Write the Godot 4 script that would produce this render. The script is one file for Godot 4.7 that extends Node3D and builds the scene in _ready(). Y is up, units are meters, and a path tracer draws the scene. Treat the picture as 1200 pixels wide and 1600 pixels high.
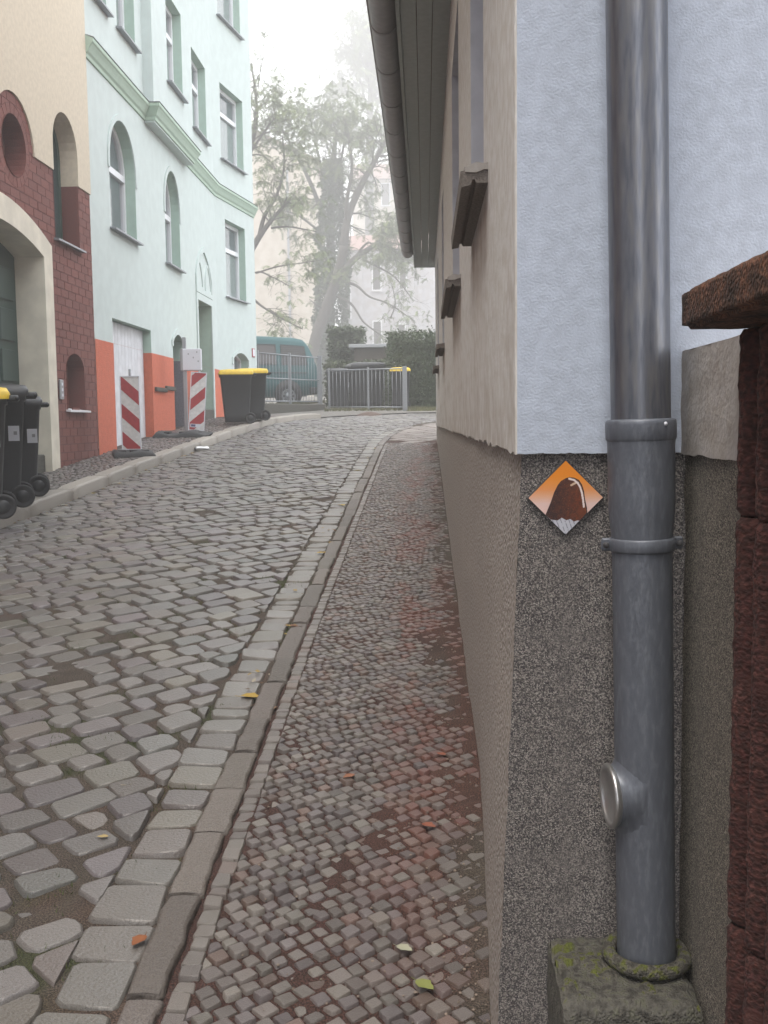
extends Node3D

# ---------------------------------------------------------------- helpers
const EYE := 1.45
const FX := -4.32          # plane of the house fronts on the left
const WX := 0.165          # plane of the house wall on the right
const FZ := 1.9            # distance of the white gable wall

var rng := RandomNumberGenerator.new()
var noi := FastNoiseLite.new()
var used := {}
var M := {}

class MB:
	var st := SurfaceTool.new()
	var flat := true
	var n := 0
	func _init(is_flat := true):
		flat = is_flat
		st.begin(Mesh.PRIMITIVE_TRIANGLES)
		st.set_smooth_group(-1 if flat else 0)
		st.set_color(Color(1, 1, 1))
	func smooth(on: bool):
		st.set_smooth_group(0 if on else -1)
	func col(c: Color):
		st.set_color(c)
	func v(p: Vector3):
		st.add_vertex(p)
	func tri(a: Vector3, b: Vector3, c: Vector3):   # counter-clockwise from outside
		st.add_vertex(a); st.add_vertex(c); st.add_vertex(b)
		n += 1
	func quad(a: Vector3, b: Vector3, c: Vector3, d: Vector3):
		tri(a, b, c); tri(a, c, d)
	func quad_uv(a: Vector3, b: Vector3, c: Vector3, d: Vector3, u0: Vector2, u1: Vector2, u2: Vector2, u3: Vector2):
		var ps := [a, c, b, a, d, c]
		var us := [u0, u2, u1, u0, u3, u2]
		for i in 6:
			st.set_uv(us[i]); st.add_vertex(ps[i])
		n += 2
	func box(lo: Vector3, hi: Vector3, t := Transform3D()):
		var p := []
		for i in 8:
			p.append(t * Vector3(hi.x if i & 1 else lo.x, hi.y if i & 2 else lo.y, hi.z if i & 4 else lo.z))
		quad(p[4], p[5], p[7], p[6]); quad(p[1], p[0], p[2], p[3]); quad(p[5], p[1], p[3], p[7])
		quad(p[0], p[4], p[6], p[2]); quad(p[6], p[7], p[3], p[2]); quad(p[0], p[1], p[5], p[4])
	func rbox(lo: Vector3, hi: Vector3, r: float, t := Transform3D()):   # chamfered box
		var c := (lo + hi) / 2
		var h := (hi - lo) / 2
		r = minf(r, minf(h.x, minf(h.y, h.z)) * 0.9)
		var pt := func(sx, sy, sz, ax): # corner vertex on the face of axis ax
			var e := Vector3(h.x - (0.0 if ax == 0 else r), h.y - (0.0 if ax == 1 else r), h.z - (0.0 if ax == 2 else r))
			return t * (c + Vector3(sx * e.x, sy * e.y, sz * e.z))
		for s in [-1, 1]:
			for ax in 3:
				var q := []
				for k in [[-1, -1], [1, -1], [1, 1], [-1, 1]]:
					var sv := [0, 0, 0]
					sv[ax] = s; sv[(ax + 1) % 3] = k[0]; sv[(ax + 2) % 3] = k[1]
					q.append(pt.call(sv[0], sv[1], sv[2], ax))
				if s > 0: quad(q[0], q[1], q[2], q[3])
				else: quad(q[3], q[2], q[1], q[0])
		for ax in 3:
			var b := (ax + 1) % 3
			var d := (ax + 2) % 3
			for s1 in [-1, 1]:
				for s2 in [-1, 1]:
					var va := [0, 0, 0]
					var vb := [0, 0, 0]
					va[ax] = -1; vb[ax] = 1
					va[b] = s1; vb[b] = s1; va[d] = s2; vb[d] = s2
					var a0 = pt.call(va[0], va[1], va[2], b)
					var a1 = pt.call(vb[0], vb[1], vb[2], b)
					var b0 = pt.call(va[0], va[1], va[2], d)
					var b1 = pt.call(vb[0], vb[1], vb[2], d)
					if s1 * s2 > 0: quad(a0, b0, b1, a1)
					else: quad(a0, a1, b1, b0)
		for sx in [-1, 1]:
			for sy in [-1, 1]:
				for sz in [-1, 1]:
					var a = pt.call(sx, sy, sz, 0)
					var b2 = pt.call(sx, sy, sz, 1)
					var c2 = pt.call(sx, sy, sz, 2)
					if sx * sy * sz > 0: tri(a, b2, c2)
					else: tri(a, c2, b2)
	func poly(p: PackedVector2Array, t: Transform3D, w := 0.0, flip := false):
		var ix := Geometry2D.triangulate_polygon(p)
		for i in range(0, ix.size(), 3):
			var a := t * Vector3(p[ix[i]].x, p[ix[i]].y, w)
			var b := t * Vector3(p[ix[i + 1]].x, p[ix[i + 1]].y, w)
			var c := t * Vector3(p[ix[i + 2]].x, p[ix[i + 2]].y, w)
			var ccw := (p[ix[i + 1]] - p[ix[i]]).cross(p[ix[i + 2]] - p[ix[i]]) > 0
			if ccw != flip: tri(a, b, c)
			else: tri(a, c, b)
	func prism(p: PackedVector2Array, t: Transform3D, w0: float, w1: float, back := true):
		poly(p, t, w1)
		if back: poly(p, t, w0, true)
		var cw := Geometry2D.is_polygon_clockwise(p)
		for i in p.size():
			var a := p[i]
			var b := p[(i + 1) % p.size()]
			if cw:
				var s := a; a = b; b = s
			quad(t * Vector3(a.x, a.y, w0), t * Vector3(b.x, b.y, w0), t * Vector3(b.x, b.y, w1), t * Vector3(a.x, a.y, w1))
	func ring(p: PackedVector2Array, q: PackedVector2Array, t: Transform3D, w0: float, w1: float, first := 0):  # between outline p and inset q
		for i in range(first, p.size()):
			var j := (i + 1) % p.size()
			quad(t * Vector3(p[i].x, p[i].y, w1), t * Vector3(p[j].x, p[j].y, w1), t * Vector3(q[j].x, q[j].y, w1), t * Vector3(q[i].x, q[i].y, w1))
			quad(t * Vector3(q[i].x, q[i].y, w1), t * Vector3(q[j].x, q[j].y, w1), t * Vector3(q[j].x, q[j].y, w0), t * Vector3(q[i].x, q[i].y, w0))
			quad(t * Vector3(p[i].x, p[i].y, w0), t * Vector3(p[j].x, p[j].y, w0), t * Vector3(p[j].x, p[j].y, w1), t * Vector3(p[i].x, p[i].y, w1))
	func tube(pts: Array, rads: Array, sides := 8, caps := true):
		var rings := []
		var side := Vector3.ZERO
		for i in pts.size():
			var dir: Vector3 = (pts[mini(i + 1, pts.size() - 1)] - pts[maxi(i - 1, 0)]).normalized()
			if side == Vector3.ZERO:
				side = dir.cross(Vector3.UP if absf(dir.y) < 0.9 else Vector3.RIGHT).normalized()
			side = (side - dir * side.dot(dir)).normalized()
			var up := side.cross(dir)
			var r := []
			for k in sides:
				var a := TAU * k / sides
				r.append(pts[i] + (side * cos(a) + up * sin(a)) * rads[i])
			rings.append(r)
		for i in pts.size() - 1:
			for k in sides:
				var l := (k + 1) % sides
				quad(rings[i][l], rings[i][k], rings[i + 1][k], rings[i + 1][l])
		if caps:
			for k in sides:
				var l := (k + 1) % sides
				tri(rings[0][k], rings[0][l], pts[0])
				tri(rings[-1][l], rings[-1][k], pts[-1])
	func lathe(prof: Array, t := Transform3D(), sides := 32):   # prof: Vector2(radius, y)
		for i in prof.size() - 1:
			for k in sides:
				var a := TAU * k / sides
				var b := TAU * (k + 1) / sides
				var p := func(q: Vector2, g: float): return t * Vector3(cos(g) * q.x, q.y, sin(g) * q.x)
				if prof[i].x > 0.0001 and prof[i + 1].x > 0.0001:
					quad(p.call(prof[i], b), p.call(prof[i], a), p.call(prof[i + 1], a), p.call(prof[i + 1], b))
				elif prof[i].x > 0.0001:
					tri(p.call(prof[i], b), p.call(prof[i], a), p.call(prof[i + 1], a))
				else:
					tri(p.call(prof[i], a), p.call(prof[i + 1], a), p.call(prof[i + 1], b))
	func done() -> ArrayMesh:
		st.generate_normals()
		return st.commit()

func numbered(called: String) -> String:
	if not used.has(called):
		used[called] = 0
		return called
	used[called] += 1
	return "%s_%03d" % [called, used[called]]

func put(called: String, mesh: Mesh, m: Material, parent: Node = null) -> MeshInstance3D:
	var o := MeshInstance3D.new()
	o.mesh = mesh
	o.material_override = m
	if parent == null:
		o.name = numbered(called); add_child(o)
	else:
		o.name = called; parent.add_child(o, true)
	return o

func part(called: String, mb: MB, m: Material, parent: Node = null) -> MeshInstance3D:
	return put(called, mb.done(), m, parent)

func thing(called: String, label: String, category: String, at := Vector3.ZERO, turn := 0.0, group := "") -> Node3D:
	var o := Node3D.new()
	o.name = numbered(called); add_child(o)
	o.position = at; o.rotation.y = turn
	tag(o, label, category, group)
	return o

func sub(called: String, parent: Node) -> Node3D:
	var o := Node3D.new()
	o.name = called; parent.add_child(o, true)
	return o

func tag(o: Node, label: String, category: String, group := ""):
	o.set_meta("label", label); o.set_meta("category", category)
	if group: o.set_meta("group", group)

func structure(called: String, label: String) -> Node3D:
	var o := Node3D.new()
	o.name = numbered(called); add_child(o)
	o.set_meta("kind", "structure"); o.set_meta("label", label); o.set_meta("category", called.replace("_", " "))
	return o

func lin(r: float, g: float, b: float) -> Color:
	return Color(r, g, b).linear_to_srgb()

func noise_tex(seed_: int, freq: float, ramp: Array, type := FastNoiseLite.TYPE_SIMPLEX_SMOOTH, oct := 4, normal := 0.0, size := 512, cell := -1) -> NoiseTexture2D:
	var f := FastNoiseLite.new()
	f.seed = seed_; f.frequency = freq; f.noise_type = type
	f.fractal_octaves = oct
	if oct <= 1: f.fractal_type = FastNoiseLite.FRACTAL_NONE
	if cell >= 0: f.cellular_return_type = cell
	var t := NoiseTexture2D.new()
	t.width = size; t.height = size; t.seamless = true; t.seamless_blend_skirt = 0.2
	t.noise = f
	if normal > 0:
		t.as_normal_map = true; t.bump_strength = normal
	if ramp:
		var g := Gradient.new()
		var offs := PackedFloat32Array()
		var cols := PackedColorArray()
		for r in ramp:
			offs.append(r[0]); cols.append(r[1])
		g.offsets = offs; g.colors = cols
		t.color_ramp = g
	return t

func mat(color: Color, rough := 0.85, tex: Texture2D = null, scale := 1.0, nrm: Texture2D = null, nscale := 1.0, vc := false) -> StandardMaterial3D:
	var m := StandardMaterial3D.new()
	m.albedo_color = color; m.roughness = rough
	m.vertex_color_use_as_albedo = vc
	m.metallic_specular = 0.5
	if tex or nrm:
		m.uv1_triplanar = true; m.uv1_world_triplanar = true
		m.uv1_scale = Vector3.ONE * scale
		m.uv1_triplanar_sharpness = 6.0
	if tex: m.albedo_texture = tex
	if nrm:
		m.normal_enabled = true; m.normal_texture = nrm; m.normal_scale = nscale
	return m

func detail(m: StandardMaterial3D, tex: Texture2D, scale: float):
	m.detail_enabled = true
	m.detail_blend_mode = BaseMaterial3D.BLEND_MODE_MUL
	m.detail_albedo = tex
	m.detail_uv_layer = BaseMaterial3D.DETAIL_UV_2
	m.uv2_triplanar = true; m.uv2_world_triplanar = true
	m.uv2_scale = Vector3.ONE * scale

func ramp2(a: float, b: float, tint := Color(1, 1, 1)) -> Array:
	return [[0.25, Color(a * tint.r, a * tint.g, a * tint.b)], [0.75, Color(b, b, b)]]

# ---------------------------------------------------------------- the lie of the land (d = metres up the street)
func H(d: float) -> float:
	if d < -14.0: return -1.008
	if d < 20.0: return 0.072 * d
	return 1.44 + 0.05 * (minf(d, 40.0) - 20.0)

func at(x: float, y: float, d: float) -> Vector3:
	return Vector3(x, y, -d)

func curve_at(table: Array, d: float) -> float:
	if d <= table[0][0]: return table[0][1]
	for i in table.size() - 1:
		if d <= table[i + 1][0]:
			return lerpf(table[i][1], table[i + 1][1], (d - table[i][0]) / (table[i + 1][0] - table[i][0]))
	return table[-1][1]

const KERB_L := [[0.0, -3.62], [8.4, -3.55], [9.5, -3.5], [12.2, -3.45], [14.4, -3.34], [17.5, -3.22], [19.8, -3.02], [21.5, -2.6], [23.0, -1.7], [24.0, -0.4], [24.6, 1.2]]
const KERB_R := [[0.0, -0.6], [3.0, -0.64], [5.0, -0.66], [15.0, -0.66], [16.5, -0.62], [17.6, -0.48], [18.8, -0.22], [20.0, 0.3], [21.0, 1.0], [22.0, 2.0]]
func kl(d: float) -> float: return curve_at(KERB_L, d)
func kr(d: float) -> float: return curve_at(KERB_R, d)

# ---------------------------------------------------------------- shapes in a wall's own frame (u along, v up, w out)
func rect(u0: float, v0: float, u1: float, v1: float) -> PackedVector2Array:
	return PackedVector2Array([Vector2(u0, v0), Vector2(u1, v0), Vector2(u1, v1), Vector2(u0, v1)])

func arch(u0: float, u1: float, v0: float, vs: float, vt: float, seg := 14) -> PackedVector2Array:
	var p := PackedVector2Array([Vector2(u0, v0), Vector2(u1, v0)])
	for i in seg + 1:
		var a := PI * i / seg
		p.append(Vector2((u0 + u1) / 2 + (u1 - u0) / 2 * cos(a), vs + (vt - vs) * sin(a)))
	return p

func pointed(u0: float, u1: float, v0: float, vs: float, vt: float, seg := 8) -> PackedVector2Array:
	var p := PackedVector2Array([Vector2(u0, v0), Vector2(u1, v0)])
	var c := (u0 + u1) / 2
	for i in seg + 1:
		var t := float(i) / seg
		p.append(Vector2(lerpf(u1, c, t * t * 0.6 + t * 0.4), lerpf(vs, vt, sin(t * PI / 2) * 0.5 + t * 0.5)))
	for i in range(seg - 1, -1, -1):
		var t := float(i) / seg
		p.append(Vector2(lerpf(u0, c, t * t * 0.6 + t * 0.4), lerpf(vs, vt, sin(t * PI / 2) * 0.5 + t * 0.5)))
	return p

func circle(c: Vector2, r: float, seg := 28) -> PackedVector2Array:
	var p := PackedVector2Array()
	for i in seg: p.append(c + Vector2(cos(TAU * i / seg), sin(TAU * i / seg)) * r)
	return p

func inset(p: PackedVector2Array, d: float) -> PackedVector2Array:
	var q := PackedVector2Array()
	var n := p.size()
	for i in n:
		var e0 := (p[i] - p[(i + n - 1) % n]).normalized()
		var e1 := (p[(i + 1) % n] - p[i]).normalized()
		var n0 := Vector2(-e0.y, e0.x)
		var n1 := Vector2(-e1.y, e1.x)
		var m := (n0 + n1).normalized()
		q.append(p[i] + m * d / maxf(0.35, m.dot(n0)))
	return q

func wall_face(mb: MB, t: Transform3D, outline: PackedVector2Array, holes: Array, w := 0.0):
	var us := []
	var lo := 1e9
	var hi := -1e9
	for p in outline:
		lo = minf(lo, p.x); hi = maxf(hi, p.x)
	us.append(lo); us.append(hi)
	for h in holes:
		var a := 1e9
		var b := -1e9
		for p in h:
			a = minf(a, p.x); b = maxf(b, p.x)
		var c := (a + b) / 2
		if c > lo + 0.001 and c < hi - 0.001: us.append(c)
	us.sort()
	for i in us.size() - 1:
		if us[i + 1] - us[i] < 0.0005: continue
		var pieces: Array = Geometry2D.intersect_polygons(outline, rect(us[i], -50, us[i + 1], 100))
		for h in holes:
			var next := []
			for pc in pieces:
				next.append_array(Geometry2D.clip_polygons(pc, h))
			pieces = next
		for pc in pieces:
			if pc.size() >= 3: mb.poly(pc, t, w)

func reveal(mb: MB, t: Transform3D, p: PackedVector2Array, w0: float, w1: float, vmin := -100.0, vmax := 100.0):
	for i in p.size():
		var a := p[i]
		var b := p[(i + 1) % p.size()]
		if maxf(a.y, b.y) <= vmin or minf(a.y, b.y) >= vmax: continue
		if a.y != b.y:
			var ca := clampf(a.y, vmin, vmax)
			var cb := clampf(b.y, vmin, vmax)
			var a2 := a.lerp(b, (ca - a.y) / (b.y - a.y))
			b = a.lerp(b, (cb - a.y) / (b.y - a.y))
			a = a2
		mb.quad(t * Vector3(a.x, a.y, w1), t * Vector3(b.x, b.y, w1), t * Vector3(b.x, b.y, w0), t * Vector3(a.x, a.y, w0))

func window(parent: Node, t: Transform3D, p: PackedVector2Array, w: float, transom := -1.0, mullion := -1.0, curtain: Material = null, frame_w := 0.07) -> Node3D:
	var win := sub("window", parent)
	var mb := MB.new()
	var q := inset(p, frame_w)
	mb.ring(p, q, t, w - 0.02, w + 0.05)
	part("frame", mb, M.pvc, win)
	var lo := p[0]
	var hi := p[0]
	for a in p:
		lo = lo.min(a); hi = hi.max(a)
	if transom > 0:
		mb = MB.new()
		mb.box(Vector3(lo.x + frame_w * 0.7, transom - 0.045, w - 0.01), Vector3(hi.x - frame_w * 0.7, transom + 0.045, w + 0.06), t)
		part("transom", mb, M.pvc, win)
	if mullion > 0:
		mb = MB.new()
		mb.box(Vector3(mullion - 0.035, lo.y + frame_w * 0.7, w - 0.012), Vector3(mullion + 0.035, (transom if transom > 0 else hi.y) - 0.04, w + 0.052), t)
		part("mullion", mb, M.pvc, win)
	mb = MB.new()
	mb.poly(inset(p, frame_w * 0.8), t, w + 0.015)
	part("pane", mb, M.glass, win)
	var inner := inset(p, frame_w * 0.8)
	var cut := transom if transom > 0 else hi.y
	for k in [["curtain", rect(lo.x, lo.y, hi.x, cut), curtain if curtain else M.room], ["dark_room_sheet", rect(lo.x, cut, hi.x, hi.y + 0.01), M.room]]:  # sheets in room colour stand in for the unlit room behind the glass
		var ps := Geometry2D.intersect_polygons(inner, k[1])
		if ps.size() != 1: continue
		mb = MB.new()
		mb.poly(ps[0], t, w - 0.015)
		part(k[0], mb, k[2], win)
	return win

func sill(parent: Node, t: Transform3D, u0: float, u1: float, v: float, out: float, m: Material, deep := 0.2):
	var mb := MB.new()
	mb.prism(PackedVector2Array([Vector2(-deep, v - 0.01), Vector2(out, v - 0.035), Vector2(out, v - 0.012), Vector2(-deep, v + 0.022)]), t * Transform3D(Basis(Vector3(0, 0, 1), Vector3(0, 1, 0), Vector3(-1, 0, 0)), Vector3(u0, 0, 0)), u0 - u1, 0.0)
	part("window_sill", mb, m, parent)

func sweep(mb: MB, prof: Array, path: Array):   # prof: Vector2(out to the right of the path, y); path: Vector2(x, z)
	var rows := []
	for i in path.size():
		var d0: Vector2 = (path[i] - path[maxi(i - 1, 0)]).normalized() if i > 0 else (path[1] - path[0]).normalized()
		var d1: Vector2 = (path[mini(i + 1, path.size() - 1)] - path[i]).normalized() if i < path.size() - 1 else d0
		var n0 := Vector2(-d0.y, d0.x)
		var n1 := Vector2(-d1.y, d1.x)
		var m := (n0 + n1).normalized()
		var k := 1.0 / maxf(0.3, m.dot(n0))
		var r := []
		for p in prof:
			var q: Vector2 = path[i] + m * k * p.x
			r.append(Vector3(q.x, p.y, q.y))
		rows.append(r)
	for i in path.size() - 1:
		for j in prof.size() - 1:
			mb.quad(rows[i][j], rows[i + 1][j], rows[i + 1][j + 1], rows[i][j + 1])
	for e in [rows[0], rows[-1]]:
		for j in range(1, prof.size() - 1):
			mb.tri(e[0], e[j], e[j + 1])

# ---------------------------------------------------------------- scene
func _ready():
	rng.seed = 7
	noi.seed = 3; noi.frequency = 1.0; noi.fractal_octaves = 3
	# camera
	var cam := Camera3D.new()
	cam.name = "camera"; add_child(cam)
	cam.position = Vector3(0, EYE, 0)
	cam.rotation_degrees = Vector3(-5.0, 2.36, -0.7)
	cam.fov = rad_to_deg(2 * atan(800.0 / 1600.0))
	cam.near = 0.05; cam.far = 600.0
	cam.current = true
	# sky, haze, exposure
	var env := Environment.new()
	env.background_mode = Environment.BG_SKY
	var sm := ProceduralSkyMaterial.new()
	sm.sky_top_color = Color(0.97, 0.98, 1.0)
	sm.sky_horizon_color = Color(1.0, 1.0, 1.0)
	sm.sky_curve = 0.15
	sm.sky_energy_multiplier = 1.0
	sm.ground_bottom_color = Color(0.30, 0.28, 0.27)
	sm.ground_horizon_color = Color(0.55, 0.55, 0.55)
	var sky := Sky.new()
	sky.sky_material = sm
	env.sky = sky
	env.background_energy_multiplier = 1.65
	env.tonemap_mode = Environment.TONE_MAPPER_LINEAR
	env.tonemap_exposure = 2.9
	env.fog_enabled = true
	env.fog_density = 0.0105
	env.fog_light_color = Color(1.0, 1.0, 1.0)
	env.sdfgi_enabled = true; env.ssao_enabled = true; env.ssil_enabled = true
	var we := WorldEnvironment.new()
	we.name = "environment"; we.environment = env
	add_child(we)
	# a pale sun behind the fog
	var sun := DirectionalLight3D.new()
	sun.name = "sun"
	sun.light_energy = 0.5
	sun.light_angular_distance = 25.0
	sun.light_color = Color(1.0, 0.97, 0.93)
	sun.shadow_enabled = true
	add_child(sun)
	sun.look_at_from_position(Vector3(-6, 30, 12), Vector3.ZERO)
	materials()
	ground()
	road()
	kerbs()
	pavement_right()
	pavement_left()
	corner_house()
	cream_house()
	mint_house()
	far_houses()
	added_lower_street()
	yard()
	trees()
	downpipe()
	plaque()
	drain_block()
	gate_pillar()
	bins()
	barriers()
	fences()
	van()
	small_things()

func materials():
	var grain := noise_tex(1, 0.06, ramp2(0.82, 1.0), FastNoiseLite.TYPE_SIMPLEX_SMOOTH, 5)
	var patch := noise_tex(2, 0.012, ramp2(0.93, 1.0), FastNoiseLite.TYPE_SIMPLEX_SMOOTH, 5)
	var speck := noise_tex(4, 0.16, [[0.0, Color(0.62, 0.6, 0.6)], [0.4, Color(0.9, 0.9, 0.9)], [0.6, Color(0.98, 0.97, 0.96)], [1.0, Color(1.12, 1.1, 1.08)]], FastNoiseLite.TYPE_SIMPLEX, 3)
	var bump := noise_tex(5, 0.05, [], FastNoiseLite.TYPE_SIMPLEX_SMOOTH, 5, 6.0)
	var fine := noise_tex(6, 0.12, [], FastNoiseLite.TYPE_SIMPLEX_SMOOTH, 4, 8.0)
	var stucco := noise_tex(8, 0.035, [], FastNoiseLite.TYPE_SIMPLEX_SMOOTH, 4, 10.0, 1024)
	var streak := noise_tex(9, 0.02, ramp2(0.93, 1.0, Color(1, 0.985, 0.965)), FastNoiseLite.TYPE_SIMPLEX_SMOOTH, 5)
	# granite chips in the render of the base
	var chips := noise_tex(11, 0.21, [[0.0, Color(0.34, 0.33, 0.335)], [0.28, Color(0.40, 0.385, 0.385)], [0.36, Color(0.52, 0.50, 0.49)], [0.55, Color(0.58, 0.555, 0.535)], [0.72, Color(0.70, 0.67, 0.64)], [1.0, Color(0.88, 0.85, 0.81)]], FastNoiseLite.TYPE_CELLULAR, 1, 0.0, 1024, FastNoiseLite.RETURN_CELL_VALUE)
	var chip_n := noise_tex(11, 0.21, [], FastNoiseLite.TYPE_CELLULAR, 1, 7.0, 1024, FastNoiseLite.RETURN_DISTANCE)
	var grain_soft := noise_tex(34, 0.05, ramp2(0.95, 1.0), FastNoiseLite.TYPE_SIMPLEX_SMOOTH, 5)
	M.stone = mat(Color(1, 1, 1), 0.35, speck, 3.0, bump, 0.4, true)
	M.mosaic = mat(Color(1, 1, 1), 0.36, speck, 4.0, fine, 0.4, true)
	M.bed = mat(Color(1, 1, 1), 0.95, noise_tex(12, 0.1, ramp2(0.5, 1.0), FastNoiseLite.TYPE_SIMPLEX, 5), 2.5, fine, 0.9, true)
	M.kerb = mat(Color(1, 1, 1), 0.6, speck, 2.0, bump, 0.6, true)
	M.ground = mat(lin(0.16, 0.15, 0.13), 0.95, grain, 0.6, fine, 0.5)
	M.white_wall = mat(lin(0.49, 0.545, 0.645), 0.9, noise_tex(31, 0.012, ramp2(0.955, 1.0), FastNoiseLite.TYPE_SIMPLEX_SMOOTH, 5), 0.9, stucco, 0.28)
	M.white_wall.uv1_scale = Vector3.ONE * 4.0
	M.cream_wall = mat(Color(1, 1, 1), 0.92, streak, 1.6, stucco, 0.1, true)
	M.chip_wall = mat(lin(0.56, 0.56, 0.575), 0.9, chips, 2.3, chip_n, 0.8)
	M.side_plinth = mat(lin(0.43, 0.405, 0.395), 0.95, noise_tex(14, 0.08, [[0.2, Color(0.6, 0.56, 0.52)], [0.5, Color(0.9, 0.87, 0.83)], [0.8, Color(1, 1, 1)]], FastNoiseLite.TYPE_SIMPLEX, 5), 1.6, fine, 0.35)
	M.reveal_grey = mat(lin(0.510, 0.510, 0.561), 0.9, patch, 1.0)
	M.sill_stone = mat(lin(0.238, 0.208, 0.187), 0.9, grain, 3.0, fine, 0.6)
	M.soffit = mat(lin(0.40, 0.44, 0.425), 0.7, noise_tex(15, 0.03, ramp2(0.96, 1.0)), 1.0)
	M.gutter = mat(lin(0.354, 0.338, 0.343), 0.5, patch, 2.0)
	M.gutter.metallic = 0.4
	M.roof = mat(lin(0.22, 0.10, 0.07), 0.85, grain, 1.0)
	M.zinc = mat(lin(0.205, 0.215, 0.24), 0.36, noise_tex(17, 0.02, [[0.2, Color(0.80, 0.81, 0.83)], [0.5, Color(0.92, 0.92, 0.93)], [0.62, Color(0.94, 0.93, 0.915)], [0.85, Color(1.0, 0.985, 0.96)]], FastNoiseLite.TYPE_SIMPLEX_SMOOTH, 5), 2.4, bump, 0.06)
	M.zinc.metallic = 0.65
	M.zinc.uv1_scale = Vector3(7.0, 0.8, 7.0)
	M.cast_iron = mat(lin(0.155, 0.17, 0.20), 0.44, noise_tex(18, 0.025, [[0.2, Color(0.88, 0.88, 0.89)], [0.62, Color(0.93, 0.93, 0.935)], [0.7, Color(0.99, 0.99, 0.985)], [0.9, Color(1.0, 1.0, 1.0)]], FastNoiseLite.TYPE_SIMPLEX_SMOOTH, 5), 2.6, bump, 0.12)
	M.cast_iron.metallic = 0.25
	M.cast_iron.uv1_scale = Vector3(6.0, 1.6, 6.0)
	M.rim_metal = mat(lin(0.5, 0.5, 0.5), 0.3)
	M.rim_metal.metallic = 0.85
	M.dark_iron = mat(lin(0.05, 0.05, 0.055), 0.6)
	M.moss = mat(Color(1, 1, 1), 0.97, noise_tex(19, 0.03, [[0.25, Color(0.25, 0.24, 0.22)], [0.54, Color(0.38, 0.37, 0.34)], [0.62, Color(0.33, 0.34, 0.18)], [0.85, Color(0.37, 0.40, 0.17)]], FastNoiseLite.TYPE_SIMPLEX_SMOOTH, 5), 2.6, fine, 1.1)
	M.concrete = mat(lin(0.135, 0.132, 0.122), 0.95, noise_tex(19, 0.03, [[0.2, Color(0.62, 0.61, 0.59)], [0.55, Color(0.9, 0.89, 0.87)], [0.72, Color(0.86, 0.87, 0.78)], [0.9, Color(1, 1, 0.98)]], FastNoiseLite.TYPE_SIMPLEX_SMOOTH, 5), 2.6, fine, 1.0)
	M.low_wall = mat(lin(0.432, 0.408, 0.392), 0.95, streak, 2.0, stucco, 0.2)
	M.sandstone = mat(Color(1, 1, 1), 0.92, noise_tex(21, 0.07, ramp2(0.6, 1.0), FastNoiseLite.TYPE_SIMPLEX, 5), 2.2, fine, 0.45, true)
	M.render_beige = mat(lin(0.60, 0.535, 0.42), 0.93, grain_soft, 0.5)
	M.render_pale = mat(lin(0.72, 0.68, 0.57), 0.9, patch, 0.5)
	M.mortar = mat(lin(0.15, 0.05, 0.042), 0.95, grain, 1.0)
	M.brick = []
	for c in [[0.27, 0.080, 0.060], [0.29, 0.088, 0.066], [0.25, 0.076, 0.058], [0.28, 0.09, 0.07], [0.24, 0.072, 0.056]]:
		M.brick.append(mat(lin(c[0] * 0.8, c[1] * 0.8, c[2] * 0.8), 0.8, grain, 2.0, fine, 0.4))
	var faint := noise_tex(33, 0.02, ramp2(0.97, 1.0), FastNoiseLite.TYPE_SIMPLEX_SMOOTH, 5)
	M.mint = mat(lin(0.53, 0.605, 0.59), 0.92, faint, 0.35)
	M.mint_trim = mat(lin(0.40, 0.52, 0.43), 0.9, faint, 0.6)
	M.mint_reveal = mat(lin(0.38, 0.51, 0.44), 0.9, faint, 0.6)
	M.orange = mat(lin(0.561, 0.140, 0.076), 0.9, noise_tex(23, 0.03, ramp2(0.95, 1.0), FastNoiseLite.TYPE_SIMPLEX_SMOOTH, 5), 0.7, fine, 0.3)
	M.pvc = mat(lin(0.702, 0.720, 0.747), 0.4)
	M.glass = mat(Color(0.5, 0.55, 0.58, 0.25), 0.04)
	M.glass.transparency = BaseMaterial3D.TRANSPARENCY_ALPHA
	M.room = mat(lin(0.10, 0.115, 0.12), 0.9)
	M.curtain = mat(lin(0.34, 0.40, 0.38), 0.9, noise_tex(24, 0.03, ramp2(0.8, 1.0)), 1.0)
	M.garage = mat(lin(0.684, 0.702, 0.738), 0.6, patch, 0.7)
	M.door_green = mat(lin(0.035, 0.065, 0.055), 0.5)
	M.door_grey = mat(lin(0.20, 0.19, 0.22), 0.8, grain, 1.0)
	M.metal_grey = mat(lin(0.30, 0.31, 0.33), 0.5)
	M.metal_grey.metallic = 0.3
	M.bin = mat(lin(0.046, 0.049, 0.055), 0.55, grain, 3.0, fine, 0.1)
	M.bin_lid = mat(lin(0.026, 0.028, 0.033), 0.38, grain, 3.0)
	M.yellow = mat(lin(0.72, 0.50, 0.03), 0.42, patch, 2.0)
	M.rubber = mat(lin(0.02, 0.02, 0.022), 0.75)
	M.label_white = mat(lin(0.648, 0.666, 0.720), 0.6)
	M.red = mat(lin(0.38, 0.022, 0.03), 0.4, patch, 2.0)
	M.sign_white = mat(lin(0.68, 0.68, 0.67), 0.4, patch, 2.0)
	M.blue = mat(lin(0.03, 0.05, 0.16), 0.5)
	M.foot = mat(lin(0.07, 0.072, 0.075), 0.9, grain, 2.0, fine, 0.6)
	M.galv = mat(lin(0.252, 0.266, 0.287), 0.45, patch, 3.0)
	M.galv.metallic = 0.4
	M.teal = mat(lin(0.007, 0.075, 0.08), 0.42)
	M.teal.roughness = 0.42
	M.van_glass = mat(lin(0.06, 0.052, 0.05), 0.18)
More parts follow.
